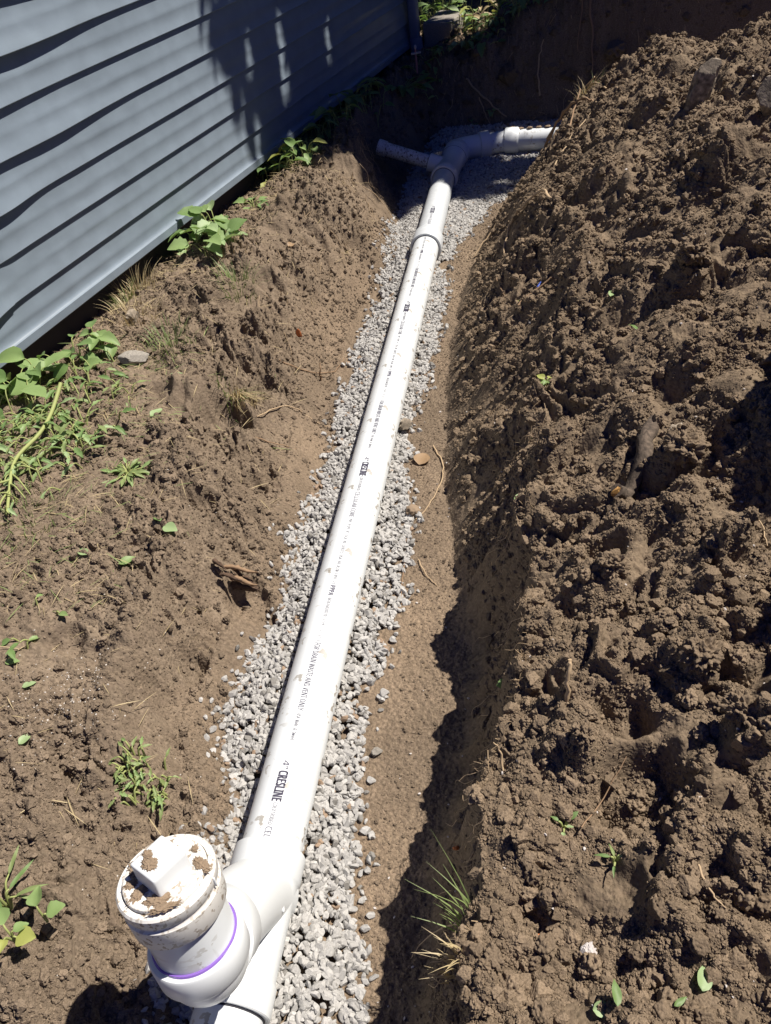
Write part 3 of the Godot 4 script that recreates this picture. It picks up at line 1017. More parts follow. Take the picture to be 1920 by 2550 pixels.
# ---------------------------------------------------------------- gravel
func gravel() -> void:
	for k in 12:
		stone_shapes.append(lump(800 + k, 3, .04, 1.3, 15, Vector3(1.08, rng.randf_range(.5, .8), rng.randf_range(.62, .95)), true))
	var bed := thing("gravel_bed", "bed of crushed grey limestone gravel under the white pipe", "gravel", Vector3(-.48, -.06, -1.0), "", "structure")
	var edge := noise(71, 9.0, FastNoiseLite.TYPE_SIMPLEX_SMOOTH, 3)
	var all := []
	var tries := 0
	while all.size() < 34000 and tries < 400000:
		tries += 1
		var d := rng.randf_range(-.15, 5.2)
		if rng.randf() < .25:
			d = rng.randf_range(3.6, 5.2)
		var l := pl(GL, d) + .035 * edge.get_noise_1d(d)
		var rr := pl(GR, d) + .03 * edge.get_noise_1d(d + 40.0)
		var x := rng.randf_range(l - .03, rr + .03)
		var inside := minf(x - l, rr - x)
		if inside < 0.0 and rng.randf() > .10:
			continue
		if inside > 0.0 and edge.get_noise_2d(x * .35, d * .35) > lerpf(.34, .75, smoothstep(.0, .07, inside)):
			continue
		var size := rng.randf_range(.0056, .0118) * (1.0 if rng.randf() < .93 else 1.35)
		var mound := .026 * smoothstep(-.01, .09, inside) + .012 * edge.get_noise_2d(x * .6, d * .6)
		if d > 4.3:
			mound += .03 * smoothstep(4.85, 5.15, d)
		var y := floor_y(d) + mound + rng.randf_range(-.004, .004)
		if inside < .01:
			y = ground_y(x, d) + size * .35
		y = maxf(y, ground_y(x, d) + size * .2)
		var a := ax(d)
		if d < 4.2 and Vector2(x - a.x, y - a.y).length() < R_PIPE + size * .55:
			continue
		var b := Basis.from_euler(Vector3(rng.randf() * TAU, rng.randf() * TAU, rng.randf() * TAU)).scaled(Vector3.ONE * size)
		var g := rng.randf_range(.42, .58)
		var col := Color(g, g * .985, g * .945)
		if rng.randf() < .10:
			col = Color(.27, .26, .24)
		elif rng.randf() < .03:
			col = Color(.36, .26, .18)
		all.append([Vector3(x, y, -d).distance_to(Vector3(0, 1.4, 0)) - size * 25.0, Transform3D(b, Vector3(x, y, -d)), col])
	all.sort_custom(func(p, q): return p[0] < q[0])
	var own := []
	for g in 6:
		var m: StandardMaterial3D = M.stone.duplicate()
		m.vertex_color_use_as_albedo = false
		var k := .43 + .028 * g
		m.albedo_color = Color(k, k * .985, k * .945).linear_to_srgb()
		own.append(m)
	var made := 0
	var rest := []
	for s in all:
		# the near stones that the picture can show stand alone; a few behind its lower edge do not count
		if made < 300 and -s[1].origin.z > .36:
			put("stone", stone_shapes[made % 12], own[(made * 7) % 6], bed, s[1])
			made += 1
		else:
			rest.append(s)
	for k in 12:
		var places := []
		var tints := []
		for i in range(k, rest.size(), 12):
			places.append(rest[i][1])
			tints.append(rest[i][2])
		copies("gravel", stone_shapes[k], M.stone, places, tints, bed)


# ---------------------------------------------------------------- loose soil
func loose_soil() -> void:
	for k in 8:
		clod_shapes.append(lump(900 + k, 4, .45, 1.7, 4 if k % 2 else 9, Vector3(1.0, .8, .9), false, .13, 3.4))
		crumb_shapes.append(lump(920 + k, 2, .5, 1.8, 4, Vector3(1.0, .85, .9)))
	var heap: Node3D = get_node("spoil_heap")
	var ground: Node3D = get_node("ground")
	var bins := []
	for k in 32:
		bins.append([[], []])
	var large := [[], []]
	for side in 2:
		var n := 290000 if side == 0 else 150000
		for i in n:
			var d := exp(rng.randf_range(log(.22), log(5.0)))
			var x := 0.0
			if side == 0:
				var toe := pl(TOE, d)
				x = rng.randf_range(toe + .03, .40 + .24 * d)
				if d > 4.9 - .9 * maxf(0, x) or n_lump.get_noise_2d(x * 1.6 + 9.0, d * 1.6) < rng.randf_range(-.5, .35):
					continue
				if d < 1.3 and x < toe + pl(FACE, d) - .015 and rng.randf() < (.95 if x < toe + pl(FACE, d) * .45 else .35):
					continue
			else:
				var foot := pl(FOOT, d)
				var u := rng.randf()
				x = rng.randf_range(foot + .12, maxf(-1.85, foot - .25 - .35 * d)) if u < .8 else rng.randf_range(pl(TOE, d) - .12, pl(TOE, d) + .03)
				if u < .8 and n_low.get_noise_2d(x + 7.0, d) < rng.randf_range(-.75, .2):
					continue
			var far := Vector2(d, 1.2).length()
			var r := .00105 * far / 1.25 * pow(maxf(rng.randf(), 1e-4), -.43)
			r = minf(r, .015 if side == 0 else .012)
			if side == 1 and x > pl(FOOT, d) + .13:
				r *= .4
			var p := on_ground(x, d, r * (.12 if side == 0 else .10))
			var b := Basis.from_euler(Vector3(rng.randf() * TAU, rng.randf() * TAU, rng.randf() * TAU)).scaled(Vector3(r, r * rng.randf_range(.75, 1.1), r * rng.randf_range(.8, 1.2)))
			var g := rng.randf_range(.80, 1.28)
			var col := Color(.285, .217, .150) * g if side == 0 else Color(.278, .216, .156) * g
			if r > .006 * far / 1.25:
				large[side].append([r / far, Transform3D(b, p), col])
			else:
				var k := side * 16 + (8 if r > .0028 else 0) + i % 8
				bins[k][0].append(Transform3D(b, p))
				bins[k][1].append(col)
	for side in 2:
		large[side].sort_custom(func(p, q): return p[0] > q[0])
		var parent := heap if side == 0 else ground
		var own := []
		for g in 6:
			var m: StandardMaterial3D = M.clod.duplicate()
			m.vertex_color_use_as_albedo = false
			m.albedo_color = ((Color(.285, .217, .150) if side == 0 else Color(.278, .216, .156)) * (.84 + .08 * g)).linear_to_srgb()
			own.append(m)
		for i in large[side].size():
			var s = large[side][i]
			if i < (300 if side == 0 else 200):
				put("clod", clod_shapes[i % 8], own[(i * 5) % 6], parent, s[1])
			else:
				bins[side * 16 + 8 + i % 8][0].append(s[1])
				bins[side * 16 + 8 + i % 8][1].append(s[2])
	# crumbs and hair roots on the back wall of the pit and on the cut faces
	for i in 9000:
		var x := rng.randf_range(-.95, 1.3)
		var d := 5.12 + 1.3 * pow(rng.randf(), 1.5)
		var r := .0035 * pow(maxf(rng.randf(), 1e-3), -.42)
		bins[16 + 8 + i % 8][0].append(Transform3D(Basis.from_euler(Vector3(rng.randf() * TAU, rng.randf() * TAU, 0)).scaled(Vector3.ONE * r), on_ground(x, d, r * .2)))
		bins[16 + 8 + i % 8][1].append(Color(.27, .208, .146) * rng.randf_range(.7, 1.2))
	var hair := tube(smooth_path([Vector3.ZERO, Vector3(.12, -.4, .05), Vector3(.0, -.75, .1), Vector3(.1, -1.0, .02)], 3), [.012, .012, .011, .011, .010, .010, .009, .008, .007, .005], 4)
	var strands := [[], []]
	for i in 900:
		var side := 0 if i < 520 else 1
		var x := 0.0
		var d := 0.0
		if side == 0:
			d = rng.randf_range(.25, 1.9)
			x = pl(TOE, d) + pl(FACE, d) * rng.randf_range(.5, 1.05)
		elif i < 760:
			d = rng.randf_range(5.15, 5.75)
			x = rng.randf_range(-.9, 1.0)
		else:
			d = rng.randf_range(2.4, 4.6)
			x = lerpf(pl(FOOT, d), pl(TOP, d), rng.randf_range(.0, .6))
		var s := rng.randf_range(.02, .07) * (1.0 if side == 0 else 1.9)
		strands[side].append(Transform3D(Basis.from_euler(Vector3(rng.randf_range(-.7, .7), rng.randf() * TAU, rng.randf_range(-.7, .7))).scaled(Vector3(s, s, s)), on_ground(x, d, .008 + s * .2)))
	copies("root_hairs", hair, M.root_pale, strands[0], [], heap)
	copies("root_hairs", hair, M.root_pale, strands[1], [], ground)
	for k in 32:
		if bins[k][0].size():
			copies("crumbs", clod_shapes[k % 8] if k % 16 >= 8 else crumb_shapes[k % 8], M.clod, bins[k][0], bins[k][1], heap if k < 16 else ground)


# ---------------------------------------------------------------- stones, boulders, wood
func piece(called: String, label: String, category: String, mesh: Mesh, m: Material, at: Vector3, turn := Vector3.ZERO, scale := Vector3.ONE, group := "") -> MeshInstance3D:
	var o := put(called, mesh, m, null, Transform3D(Basis.from_euler(turn).scaled_local(scale), at))
	tag(o, label, category, group)
	return o


func rocks_and_wood() -> void:
	piece("rock", "tall pale slab of rock standing out of the top of the soil heap", "rock", lump(1001, 4, .25, 1.6, 12, Vector3(.044, .135, .034), true), M.rock, on_ground(.535, 2.95, .05), Vector3(.1, .35, -.22))
	piece("rock", "pale rock half buried in the heap right of the tall slab", "rock", lump(1002, 4, .3, 1.6, 9, Vector3(.045, .08, .04), true), M.rock, on_ground(.665, 2.58, .03), Vector3(.1, .2, .3))
	piece("rock", "flat grey stone lying in the weeds near the wall foot", "rock", lump(1003, 3, .25, 1.5, 9, Vector3(.052, .022, .042), true), M.concrete, on_ground(-1.272, 2.05, .014), Vector3(.12, .4, -.1))
	piece("rock", "pale upright stone in the dry grass near the wall", "rock", lump(1004, 3, .3, 1.5, 8, Vector3(.03, .045, .022), true), M.rock, on_ground(-1.38, 2.32, .02), Vector3(.2, .9, .2))
	piece("rock", "reddish brown stone wedged against the pipe on the gravel", "rock", lump(1005, 3, .3, 1.5, 7, Vector3(.024, .016, .018), true), M.rock, Vector3(-.405, -.055, -2.03), Vector3(.2, .9, .2))
	piece("earth_lump", "brown lump of earth on the gravel edge below the flat dead leaf", "clod", lump(1006, 3, .5, 1.5, 4, Vector3(.022, .016, .018)), M.mud, on_ground(-.335, 1.63, .012), Vector3(.2, .9, .2))
	piece("rock", "pale pebble alone on the bare trench floor", "pebble", lump(1007, 3, .2, 1.4, 8, Vector3(.013, .009, .010), true), M.concrete, on_ground(-.322, .86, .005), Vector3(0, .5, 0))
	var own: StandardMaterial3D = M.clod.duplicate()
	own.vertex_color_use_as_albedo = false
	own.albedo_color = Color(.285, .217, .150).linear_to_srgb()
	var i := 0
	for b in [[.285, 1.25, .034, "large rounded lump of soil beside the buried branch on the heap"], [.25, .78, .028, "soil lump above the smooth round hollow in the heap"], [.075, .665, .018, "soil lump on the left rim of the smooth round hollow"], [.29, .68, .024, "soil lump right of the smooth round hollow"], [.14, 1.02, .026, "blocky soil lump below the broken end of the buried branch"], [.37, 1.85, .034, "soil lump on the upper heap below the rock slabs"]]:
		piece("soil_lump", b[3], "soil lump", lump(1020 + i, 5, .6, 1.7, 0, Vector3(b[2], b[2] * .8, b[2] * .9), false, .16, 5.0), own, on_ground(b[0], b[1], b[2] * .3), Vector3(i * .4, i * 1.1, i * .3))
		i += 1
	# buried branch with a sawn end
	var br := thing("branch", "thick crooked dead branch with an orange broken end on the soil heap", "branch", on_ground(.158, 1.214, .02))
	var bp := smooth_path([on_ground(.160, 1.20, .024), on_ground(.188, 1.23, .03), on_ground(.218, 1.285, .03), on_ground(.226, 1.34, .02), on_ground(.25, 1.40, -.01)], 5)
	var brd := []
	for k in bp.size():
		brd.append(lerpf(.0135, .0165, float(k) / (bp.size() - 1)))
	put("bark", tube(bp, brd, 14, .5), M.bark, br)
	put("broken_end", lump(1050, 3, .5, 2.0, 6, Vector3(.0105, .0105, .005)), M.cut_wood, br, Transform3D(Basis(Vector3.UP, .7), bp[0] + Vector3(-.002, 0, .004)))
	# rotten stump of root in the left bank
	var wd := thing("root_stump", "rotten reddish piece of wood sticking out of the bank over a dark hole", "wood", on_ground(-.70, 1.25, .01))
	put("wood_body", lump(1055, 5, .8, 1.9, 4, Vector3(.058, .015, .02), false, .2, 5.0), M.rotten, wd, Transform3D(Basis(Vector3.UP, -.12) * Basis(Vector3.BACK, -.16), on_ground(-.735, 1.268, .030)))
	for k in 5:
		var f := k / 4.0
		var a := on_ground(-.765 + .02 * sin(k * 2.1), 1.25 + .04 * f, .022 + .008 * sin(k * 1.7))
		var e := a + Vector3(.055 + .03 * sin(k * 2.7), -.016 - .010 * f + .006 * sin(k * 5.0), .004 + .014 * sin(k * 3.3))
		put("splinter", tube(smooth_path([a, a.lerp(e, .35) + Vector3(0, .006, 0), a.lerp(e, .7) + Vector3(0, .005 * sin(k * 4.0), 0), e], 5), [.003, .004, .005, .006, .006, .006, .0055, .005, .005, .0045, .004, .0035, .003, .002, .0015, .001], 7, 1.1), M.root if k % 2 else M.rotten, wd)
	# concrete block by the house corner
	var cb := thing("concrete_block", "rough concrete block on the ground beyond the house corner", "concrete block", Vector3(-.60, .20, -6.02))
	put("block", soft_box(Vector3(.20, .19, .39), .008, .006, 10), M.concrete, cb, Transform3D(Basis(Vector3.UP, -.2), Vector3(-.60, .27, -6.15)))
	# survey stake
	var sx := Vector3(-.728, .1, -5.45)
	var sk := thing("stake", "thin pinkish stake with a small white cross top by the house corner", "stake", sx)
	put("rod", tube([sx + Vector3(0, -.1, 0), sx + Vector3(.002, .23, .01)], [.007, .006], 10), M.pink, sk)
	put("crosspiece", tube([sx + Vector3(-.025, .20, .01), sx + Vector3(.035, .205, .012)], [.007, .006], 10), M.paper, sk)
	put("knob", lump(1060, 2, .1, 1.0, 0, Vector3(.009, .013, .009)), M.paper, sk, Transform3D(Basis(), sx + Vector3(.002, .236, .01)))


# ---------------------------------------------------------------- roots
func root(label: String, points: Array, r0: float, r1: float, m: Material, category := "root", called := "root") -> void:
	var w := []
	for p in points:
		w.append(on_ground(p[0], p[1], p[2]) if p.size() == 3 else Vector3(p[0], p[1], p[2]))
	var path := smooth_path(w, 6)
	var rad := []
	for i in path.size():
		rad.append(lerpf(r0, r1, float(i) / (path.size() - 1)))
		if i > 0 and i < path.size() - 1:
			path[i] += Vector3(n_warp.get_noise_2d(path[i].x * 9.0, i * .3), n_warp.get_noise_2d(path[i].z * 9.0, i * .3 + 9.0), 0) * r0 * 1.6
	var o := put(called, tube(path, rad, 7, .4), m)
	tag(o, label, category, "thin roots in the soil")


func roots() -> void:
	root("pale root arching over the lower right of the upper heap slope", [[.057, 2.80, .01], [.03, 2.95, .03], [-.05, 3.0, .03], [-.10, 3.02, .02], [-.115, 2.9, .01], [-.11, 2.75, .004]], .006, .003, M.root_pale)
	root("dark thin root branching off below the arching pale root", [[-.11, 2.9, .008], [-.14, 2.75, .008], [-.13, 2.62, .01], [-.10, 2.5, .004]], .003, .0015, M.root)
	root("stick lying across the heap top edge above the far pipe", [[.10, 4.35, .05], [.18, 4.25, .06], [.26, 4.1, .05], [.31, 3.9, .02]], .006, .004, M.root_pale)
	root("second stick crossing the heap edge below the first one", [[.05, 4.1, .02], [.13, 4.0, .05], [.20, 3.85, .05], [.25, 3.7, .0]], .007, .004, M.root)
	root("long thin stick pointing left out of the heap edge", [[.06, 4.3, .12], [.17, 4.2, .11], [.27, 4.1, .06]], .004, .003, M.root_pale)
	root("upright root on the heap slope right of the far pipe", [[.14, 3.6, .01], [.16, 3.75, .03], [.20, 3.95, .05]], .005, .003, M.root)
	root("thin stick slanting down the heap below the crossing sticks", [[.08, 3.3, .01], [.15, 3.45, .02], [.24, 3.6, .012]], .004, .002, M.root_pale)
	root("short twig on the left rim of the upper heap slope", [[-.26, 3.35, .01], [-.2, 3.42, .02], [-.14, 3.46, .012]], .004, .002, M.root_pale)
	root("root lying across the heap above the blue scrap", [[-.05, 2.30, .01], [.0, 2.34, .015], [.06, 2.36, .01]], .005, .003, M.root)
	root("thin curled root on the trench floor beside the brown leaf", [[-.31, 1.95, .004], [-.27, 1.85, .005], [-.27, 1.75, .006], [-.3, 1.65, .004], [-.325, 1.6, .003]], .0024, .0012, M.root_pale)
	root("root hair on the trench floor below the earth lump", [[-.30, 1.44, .004], [-.27, 1.38, .006], [-.24, 1.35, .004]], .0018, .0009, M.root_pale)
	root("red brown root along the trench floor beside the gravel", [[-.33, 1.5, .004], [-.335, 1.38, .004], [-.325, 1.28, .003]], .0022, .001, M.root)
	root("twig upright in the earth slope left of the pipe", [[-.755, 2.34, .0], [-.752, 2.33, .04], [-.748, 2.35, .075]], .004, .002, M.root)
	root("long hair root across the earth slope left of the pipe", [[-.86, 2.22, .004], [-.78, 2.32, .006], [-.72, 2.42, .006], [-.70, 2.5, .004]], .0026, .0012, M.root)
	root("hair root below the upright twig on the left slope", [[-.85, 1.92, .004], [-.78, 2.02, .006], [-.70, 2.05, .005], [-.66, 2.06, .004]], .0022, .001, M.root_pale)
	root("dark crack root near the left gravel edge", [[-.86, 1.8, .003], [-.80, 1.83, .004], [-.72, 1.85, .003]], .0028, .0012, M.root)
	root("white thread root hanging on the right of the heap", [[.387, 1.12, .02], [.389, 1.06, .016], [.385, 1.0, .01]], .0016, .0008, M.root_pale)
	root("pale stick stuck upright in the lower heap", [[.054, .74, -.005], [.056, .76, .03], [.058, .775, .055]], .004, .003, M.root_pale)
	root("fine stem leaning against the lower heap crest", [[-.045, .66, .0], [-.05, .68, .03], [-.06, .685, .05]], .0022, .001, M.root_pale)
	root("thin dark twig across the smooth round hollow", [[.07, .55, .02], [.10, .60, .03], [.14, .66, .02]], .0012, .0008, M.root)
	root("curved dry root on the heap near the bottom edge", [[.21, .48, .012], [.22, .45, .02], [.235, .43, .012]], .0018, .0009, M.root_pale)
	root("curled pale rootlet at the heap toe beside the grass tuft", [[-.10, .47, .02], [-.14, .49, .05], [-.18, .48, .05], [-.20, .46, .03]], .0014, .0008, M.root_pale)
	# roots hanging from the shaded back of the pit
	root("long root hanging down the dark back wall of the pit", [[.30, 5.75, .0], [.31, 5.52, .04], [.33, 5.38, .05], [.34, 5.25, .03]], .009, .004, M.root)
	root("forked root beside the long one on the pit back wall", [[.31, 5.6, .03], [.27, 5.48, .04], [.25, 5.36, .05]], .006, .003, M.root)
	root("root crossing the shaded foot of the pit back wall", [[-.42, 5.4, .03], [-.34, 5.33, .05], [-.25, 5.27, .06], [-.17, 5.22, .05]], .006, .004, M.root_pale)
	root("root dipping from the crossing root toward the far gravel", [[-.34, 5.32, .04], [-.30, 5.26, .03], [-.26, 5.2, .02]], .004, .002, M.root_pale)
	root("pale stick leaning at the back of the pit", [[.03, 5.3, .0], [.02, 5.36, .06], [.05, 5.4, .09]], .005, .003, M.root_pale)
	root("crooked twig jutting from the right of the pit back wall", [[.15, 5.55, .04], [.22, 5.5, .05], [.27, 5.46, .03]], .004, .002, M.root_pale)
	root("pale sliver of root under the concrete block", [[-.42, 5.55, .02], [-.37, 5.56, .03], [-.33, 5.57, .02]], .005, .004, M.root_pale)
	root("thin root in the left side of the pit", [[-.80, 3.72, .03], [-.74, 3.75, .05], [-.66, 3.72, .02]], .002, .001, M.root_pale)


# ---------------------------------------------------------------- plants
func leaf_mesh(length: float, width: float, fold: float, curl: float, sd: int, nl := 8, nw := 5, wave := 0.0, lobed := 0.0) -> ArrayMesh:
	var st := SurfaceTool.new()
	st.begin(Mesh.PRIMITIVE_TRIANGLES)
	st.set_smooth_group(0)
	var g := []
	for i in nl:
		var t := float(i) / (nl - 1)
		var w := width * .5 * pow(sin(PI * clampf(pow(t, .75), .01, .985)), .8) * (1.0 + lobed * sin(t * 22.0 + sd))
		var row := []
		for j in nw:
			var s := 2.0 * j / (nw - 1) - 1.0
			var y := fold * absf(s) * w + wave * length * sin(t * 9.0 + s * 2.0 + sd) * absf(s) - curl * length * t * t
			row.append(Vector3(t * length, y, s * w))
		g.append(row)
	for i in nl - 1:
		for j in nw - 1:
			for q in [[0, 0], [1, 0], [0, 1], [0, 1], [1, 0], [1, 1]]:
				st.add_vertex(g[i + q[0]][j + q[1]])
	st.generate_normals()
	st.index()
	return st.commit()


# a leafy plant: every leaf a part, on stems that meet at the foot
func plant(called: String, label: String, category: String, at: Vector3, n: int, length: float, aspect: float, rise: float, mats: Array, sd: int, group := "", lobed := 0.0, spread := 1.0, sprawl := 0.0) -> Node3D:
	var r := RandomNumberGenerator.new()
	r.seed = sd
	var o := thing(called, label, category, at, group)
	var shapes := []
	for k in 3:
		shapes.append(leaf_mesh(length, length * aspect, .25 + .15 * k, .15 + .12 * k, sd + k, 9, 5, .02, lobed))
	var foot := at
	for k in n:
		if sprawl > 0.0:
			var s := Vector2.from_angle(r.randf() * TAU) * sprawl * sqrt(r.randf())
			at = on_ground(foot.x + s.x, -foot.z + s.y * 1.3, .004)
		var yaw := TAU * (k * .382 + r.randf_range(-.06, .06)) + (r.randf() * 6.0 if sprawl > 0.0 else 0.0)
		var out := Vector3(cos(yaw), 0, -sin(yaw))
		var reach := length * spread * r.randf_range(.15, .8)
		var tip := at + out * reach + Vector3(0, rise * r.randf_range(.35, 1.0), 0)
		put("stem", tube(smooth_path([at - Vector3(0, .01, 0), at.lerp(tip, .55) + Vector3(0, rise * .2, 0), tip], 4), [.0024, .0023, .0022, .0021, .002, .0018, .0016, .0015, .0014], 6), M.stem, o)
		var b := Basis(Vector3.UP, yaw + r.randf_range(-.3, .3)) * Basis(Vector3.BACK, r.randf_range(-.35, .5)) * Basis(Vector3.RIGHT, r.randf_range(-.35, .35))
		put("leaf", shapes[k % 3], mats[k % mats.size()], o, Transform3D(b.scaled(Vector3.ONE * r.randf_range(.65, 1.1)), tip))
	return o


func tuft(label: String, at: Vector3, n: int, tall: float, wide: float, m: Material, sd: int, called := "grass_tuft", lean := Vector3.ZERO) -> void:
	var r := RandomNumberGenerator.new()
	r.seed = sd
	var st := SurfaceTool.new()
	st.begin(Mesh.PRIMITIVE_TRIANGLES)
	st.set_smooth_group(0)
	for i in n:
		var a := r.randf() * TAU
		var foot := Vector3(cos(a), 0, sin(a)) * wide * sqrt(r.randf())
		foot.y = ground_y(at.x + foot.x, -(at.z + foot.z)) - at.y - .004
		var out := (Vector3(cos(a), 0, sin(a)) * r.randf_range(.1, .9) + lean).normalized()
		var side := Vector3(-out.z, 0, out.x)
		var h := tall * r.randf_range(.45, 1.1)
		var w := r.randf_range(.0012, .0024)
		var bow := r.randf_range(.15, .9)
		var prev := []
		for k in 5:
			var t := k / 4.0
			var p := foot + Vector3(0, h * (t - .45 * bow * t * t), 0) + (out + lean * .6) * h * bow * t * t * .9
			var half := side * w * (1.0 - t * .95)
			if prev.size():
				for q in [prev[0], p - half, prev[1], prev[1], p - half, p + half]:
					st.add_vertex(q)
			prev = [p - half, p + half]
	st.generate_normals()
	st.index()
	var o := thing(called, label, "grass", at, "grass tufts on the dug ground")
	put("blades", st.commit(), m, o, Transform3D(Basis(), at)).set_meta("kind", "stuff")


func plants() -> void:
	# big weeds along the wall side
	plant("broadleaf_weed", "large broad leaved weed at the wall foot, biggest of the weeds", "weed", on_ground(-1.60, 1.86), 30, .10, .72, .07, [M.leaf_light, M.leaf, M.leaf_light], 2001, "", .05, .9, .11)
	plant("broadleaf_weed", "low broad leaved weed right behind the biggest one near the flat stone", "weed", on_ground(-1.43, 2.06), 20, .065, .7, .05, [M.leaf, M.leaf_light], 2002, "", .05, .8, .09)
	plant("ivy_weed", "wide clump of lobed green weed at the wall foot halfway along", "weed", on_ground(-1.31, 2.98), 36, .085, .85, .07, [M.leaf, M.leaf_light, M.leaf_pale], 2003, "", .14, .8, .12)
	plant("ivy_weed", "small lone lobed weed between two clumps by the wall", "weed", on_ground(-1.225, 3.35), 7, .06, .8, .04, [M.leaf_light, M.leaf], 2004, "", .14, 1.0)
	plant("leafy_weed", "bright weed clump with yellow leaves where the wall shade begins", "weed", on_ground(-1.20, 3.90), 46, .085, .55, .09, [M.leaf_light, M.leaf, M.leaf_yellow, M.leaf], 2005, "", .08, .9, .15)
	plant("leafy_weed", "shaded weed clump along the dark end of the wall", "weed", on_ground(-1.13, 4.42), 60, .09, .55, .12, [M.leaf, M.leaf_light, M.leaf], 2006, "", .1, 1.0, .20)
	plant("leafy_weed", "furthest shaded weed clump by the wall before the corner", "weed", on_ground(-1.03, 4.85), 48, .09, .5, .12, [M.leaf, M.leaf_light], 2007, "", .1, 1.0, .18)
	plant("leafy_weed", "dark sprawling weed hanging into the pit by the house corner", "weed", on_ground(-.80, 5.3), 30, .09, .6, .05, [M.leaf, M.leaf_light], 2008, "", .1, 2.2)
	plant("bush", "bright green leafy bush in the sun patch behind the concrete block", "bush", on_ground(-.66, 6.42), 60, .085, .6, .20, [M.leaf_light, M.leaf, M.leaf], 2009, "", .1, 1.2, .22)
	plant("leafy_weed", "sunlit yellowish weeds right of the concrete block", "weed", on_ground(-.38, 6.0), 36, .09, .4, .10, [M.leaf_yellow, M.leaf_light, M.straw], 2010, "", .05, 1.0, .17)
	plant("leafy_weed", "drooping sunlit weed over the pit edge below the concrete block", "weed", on_ground(-.42, 5.62), 24, .08, .4, .07, [M.leaf_light, M.leaf, M.leaf_pale], 2011, "", .05, 1.8)
	plant("seedling_tree", "young tree shoot with oval leaves on the shaded pit edge", "sapling", on_ground(-.10, 5.62), 9, .11, .5, .16, [M.leaf, M.leaf_light], 2012, "", 0, 1.6)
	plant("leafy_weed", "pair of blue green leaves on the shaded back of the pit", "weed", on_ground(-.30, 5.50), 4, .10, .6, .04, [M.leaf], 2013, "", 0, 1.0)
	plant("seedling", "tiny two leaved sprout above the far gravel", "seedling", on_ground(-.26, 5.26, .02), 4, .05, .8, .05, [M.leaf_light], 2014, "", 0, .8)
	plant("seedling", "tiny dark sprout left of the sprout above the far gravel", "seedling", on_ground(-.38, 5.24), 3, .05, .8, .03, [M.leaf], 2015, "", 0, .8)
	plant("hanging_weed", "wide tangle of weeds right of the sapling along the pit rim", "weed", on_ground(-.16, 5.78), 60, .075, .45, .05, [M.leaf, M.leaf_light, M.leaf_pale], 2034, "", .1, .9, .20)
	plant("hanging_weed", "weed hanging from the top of the pit back wall beside the long root", "weed", on_ground(.16, 5.62), 22, .07, .45, .03, [M.leaf, M.leaf_pale], 2030, "", .1, .8, .10)
	plant("hanging_weed", "weed clump on the far back wall behind the right heap edge", "weed", on_ground(.62, 5.7), 26, .08, .45, .05, [M.leaf, M.leaf_pale], 2031, "", .1, .8, .13)
	plant("hanging_weed", "low weeds along the far left rim of the pit wall", "weed", on_ground(-.62, 5.5), 26, .07, .45, .04, [M.leaf, M.leaf_light], 2032, "", .1, .8, .13)
	plant("hanging_weed", "far weeds topping the back wall at the right end", "weed", on_ground(1.1, 6.0), 26, .09, .45, .06, [M.leaf, M.leaf_pale], 2033, "", .1, .8, .18)
	# small plants on the bare left ground
	plant("uprooted_weed", "feathery uprooted weed lying on the bare earth left of the gravel", "weed", on_ground(-.745, .685, .012), 64, .024, .3, .022, [M.grass, M.leaf_light, M.grass], 2016, "", .3, 1.0, .045)
	plant("round_leaf_weed", "single round bright leaf on a long stalk beside the cleanout", "weed", on_ground(-.775, .40, .05), 2, .036, .95, .03, [M.leaf_light], 2017, "", .06, .5)
	plant("round_leaf_weed", "yellowish round leaves near the lower left of the cleanout", "weed", on_ground(-.80, .36, .04), 4, .032, .9, .03, [M.leaf_yellow, M.leaf_light], 2018, "", .06, .7)
	plant("leafy_weed", "grassy weed with narrow leaves left of the round leaves", "weed", on_ground(-.865, .42), 9, .05, .16, .07, [M.grass, M.leaf], 2019, "", 0, 1.1)
	plant("leafy_weed", "sparse sprig lying on the left earth beside the white chalk flecks", "weed", on_ground(-1.06, .96), 7, .035, .45, .02, [M.leaf, M.leaf_light], 2020, "", .1, 1.0, .07)
	plant("leafy_weed", "low green sprig between the pulled stem and the trench", "weed", on_ground(-1.07, 1.50), 30, .035, .35, .025, [M.grass, M.leaf_light], 2021, "", .1, 1.9)
	plant("creeping_weed", "mat of feathery weeds under the pulled yellow stem", "weed", on_ground(-1.40, 1.52), 130, .05, .3, .035, [M.grass, M.leaf_light, M.leaf, M.leaf_pale], 2022, "", .25, 1.2, .19)
	plant("creeping_weed", "second mat of weeds at the left below the largest weed", "weed", on_ground(-1.36, 1.74), 90, .045, .34, .03, [M.leaf, M.grass], 2023, "", .25, 1.2, .19)
	# plants on the heap
	plant("seedling", "small bright seedling in a dark dimple of the soil heap", "seedling", on_ground(.031, 1.732), 5, .024, .8, .025, [M.leaf_light, M.leaf_yellow], 2024, "", 0, .8)
	plant("seedling", "small dark seedling above the lower grass on the heap", "seedling", on_ground(.046, .557), 4, .017, .5, .012, [M.leaf_pale, M.leaf], 2025, "", 0, .9)
	plant("seedling", "green sprout with narrow leaves below the dark seedling on the heap", "seedling", on_ground(.112, .50), 5, .02, .25, .02, [M.leaf, M.grass], 2026, "", 0, .9)
	plant("seedling", "yellowish sprout near the blue scrap on the heap", "seedling", on_ground(-.03, 2.36), 4, .02, .6, .015, [M.leaf_yellow], 2027, "", 0, .8)
	# pulled stem lying across the left weeds
	var ps := [on_ground(-1.375, 1.80, .07), on_ground(-1.37, 1.70, .045), on_ground(-1.36, 1.6, .04), on_ground(-1.37, 1.48, .03), on_ground(-1.33, 1.36, .03), on_ground(-1.29, 1.28, .02)]
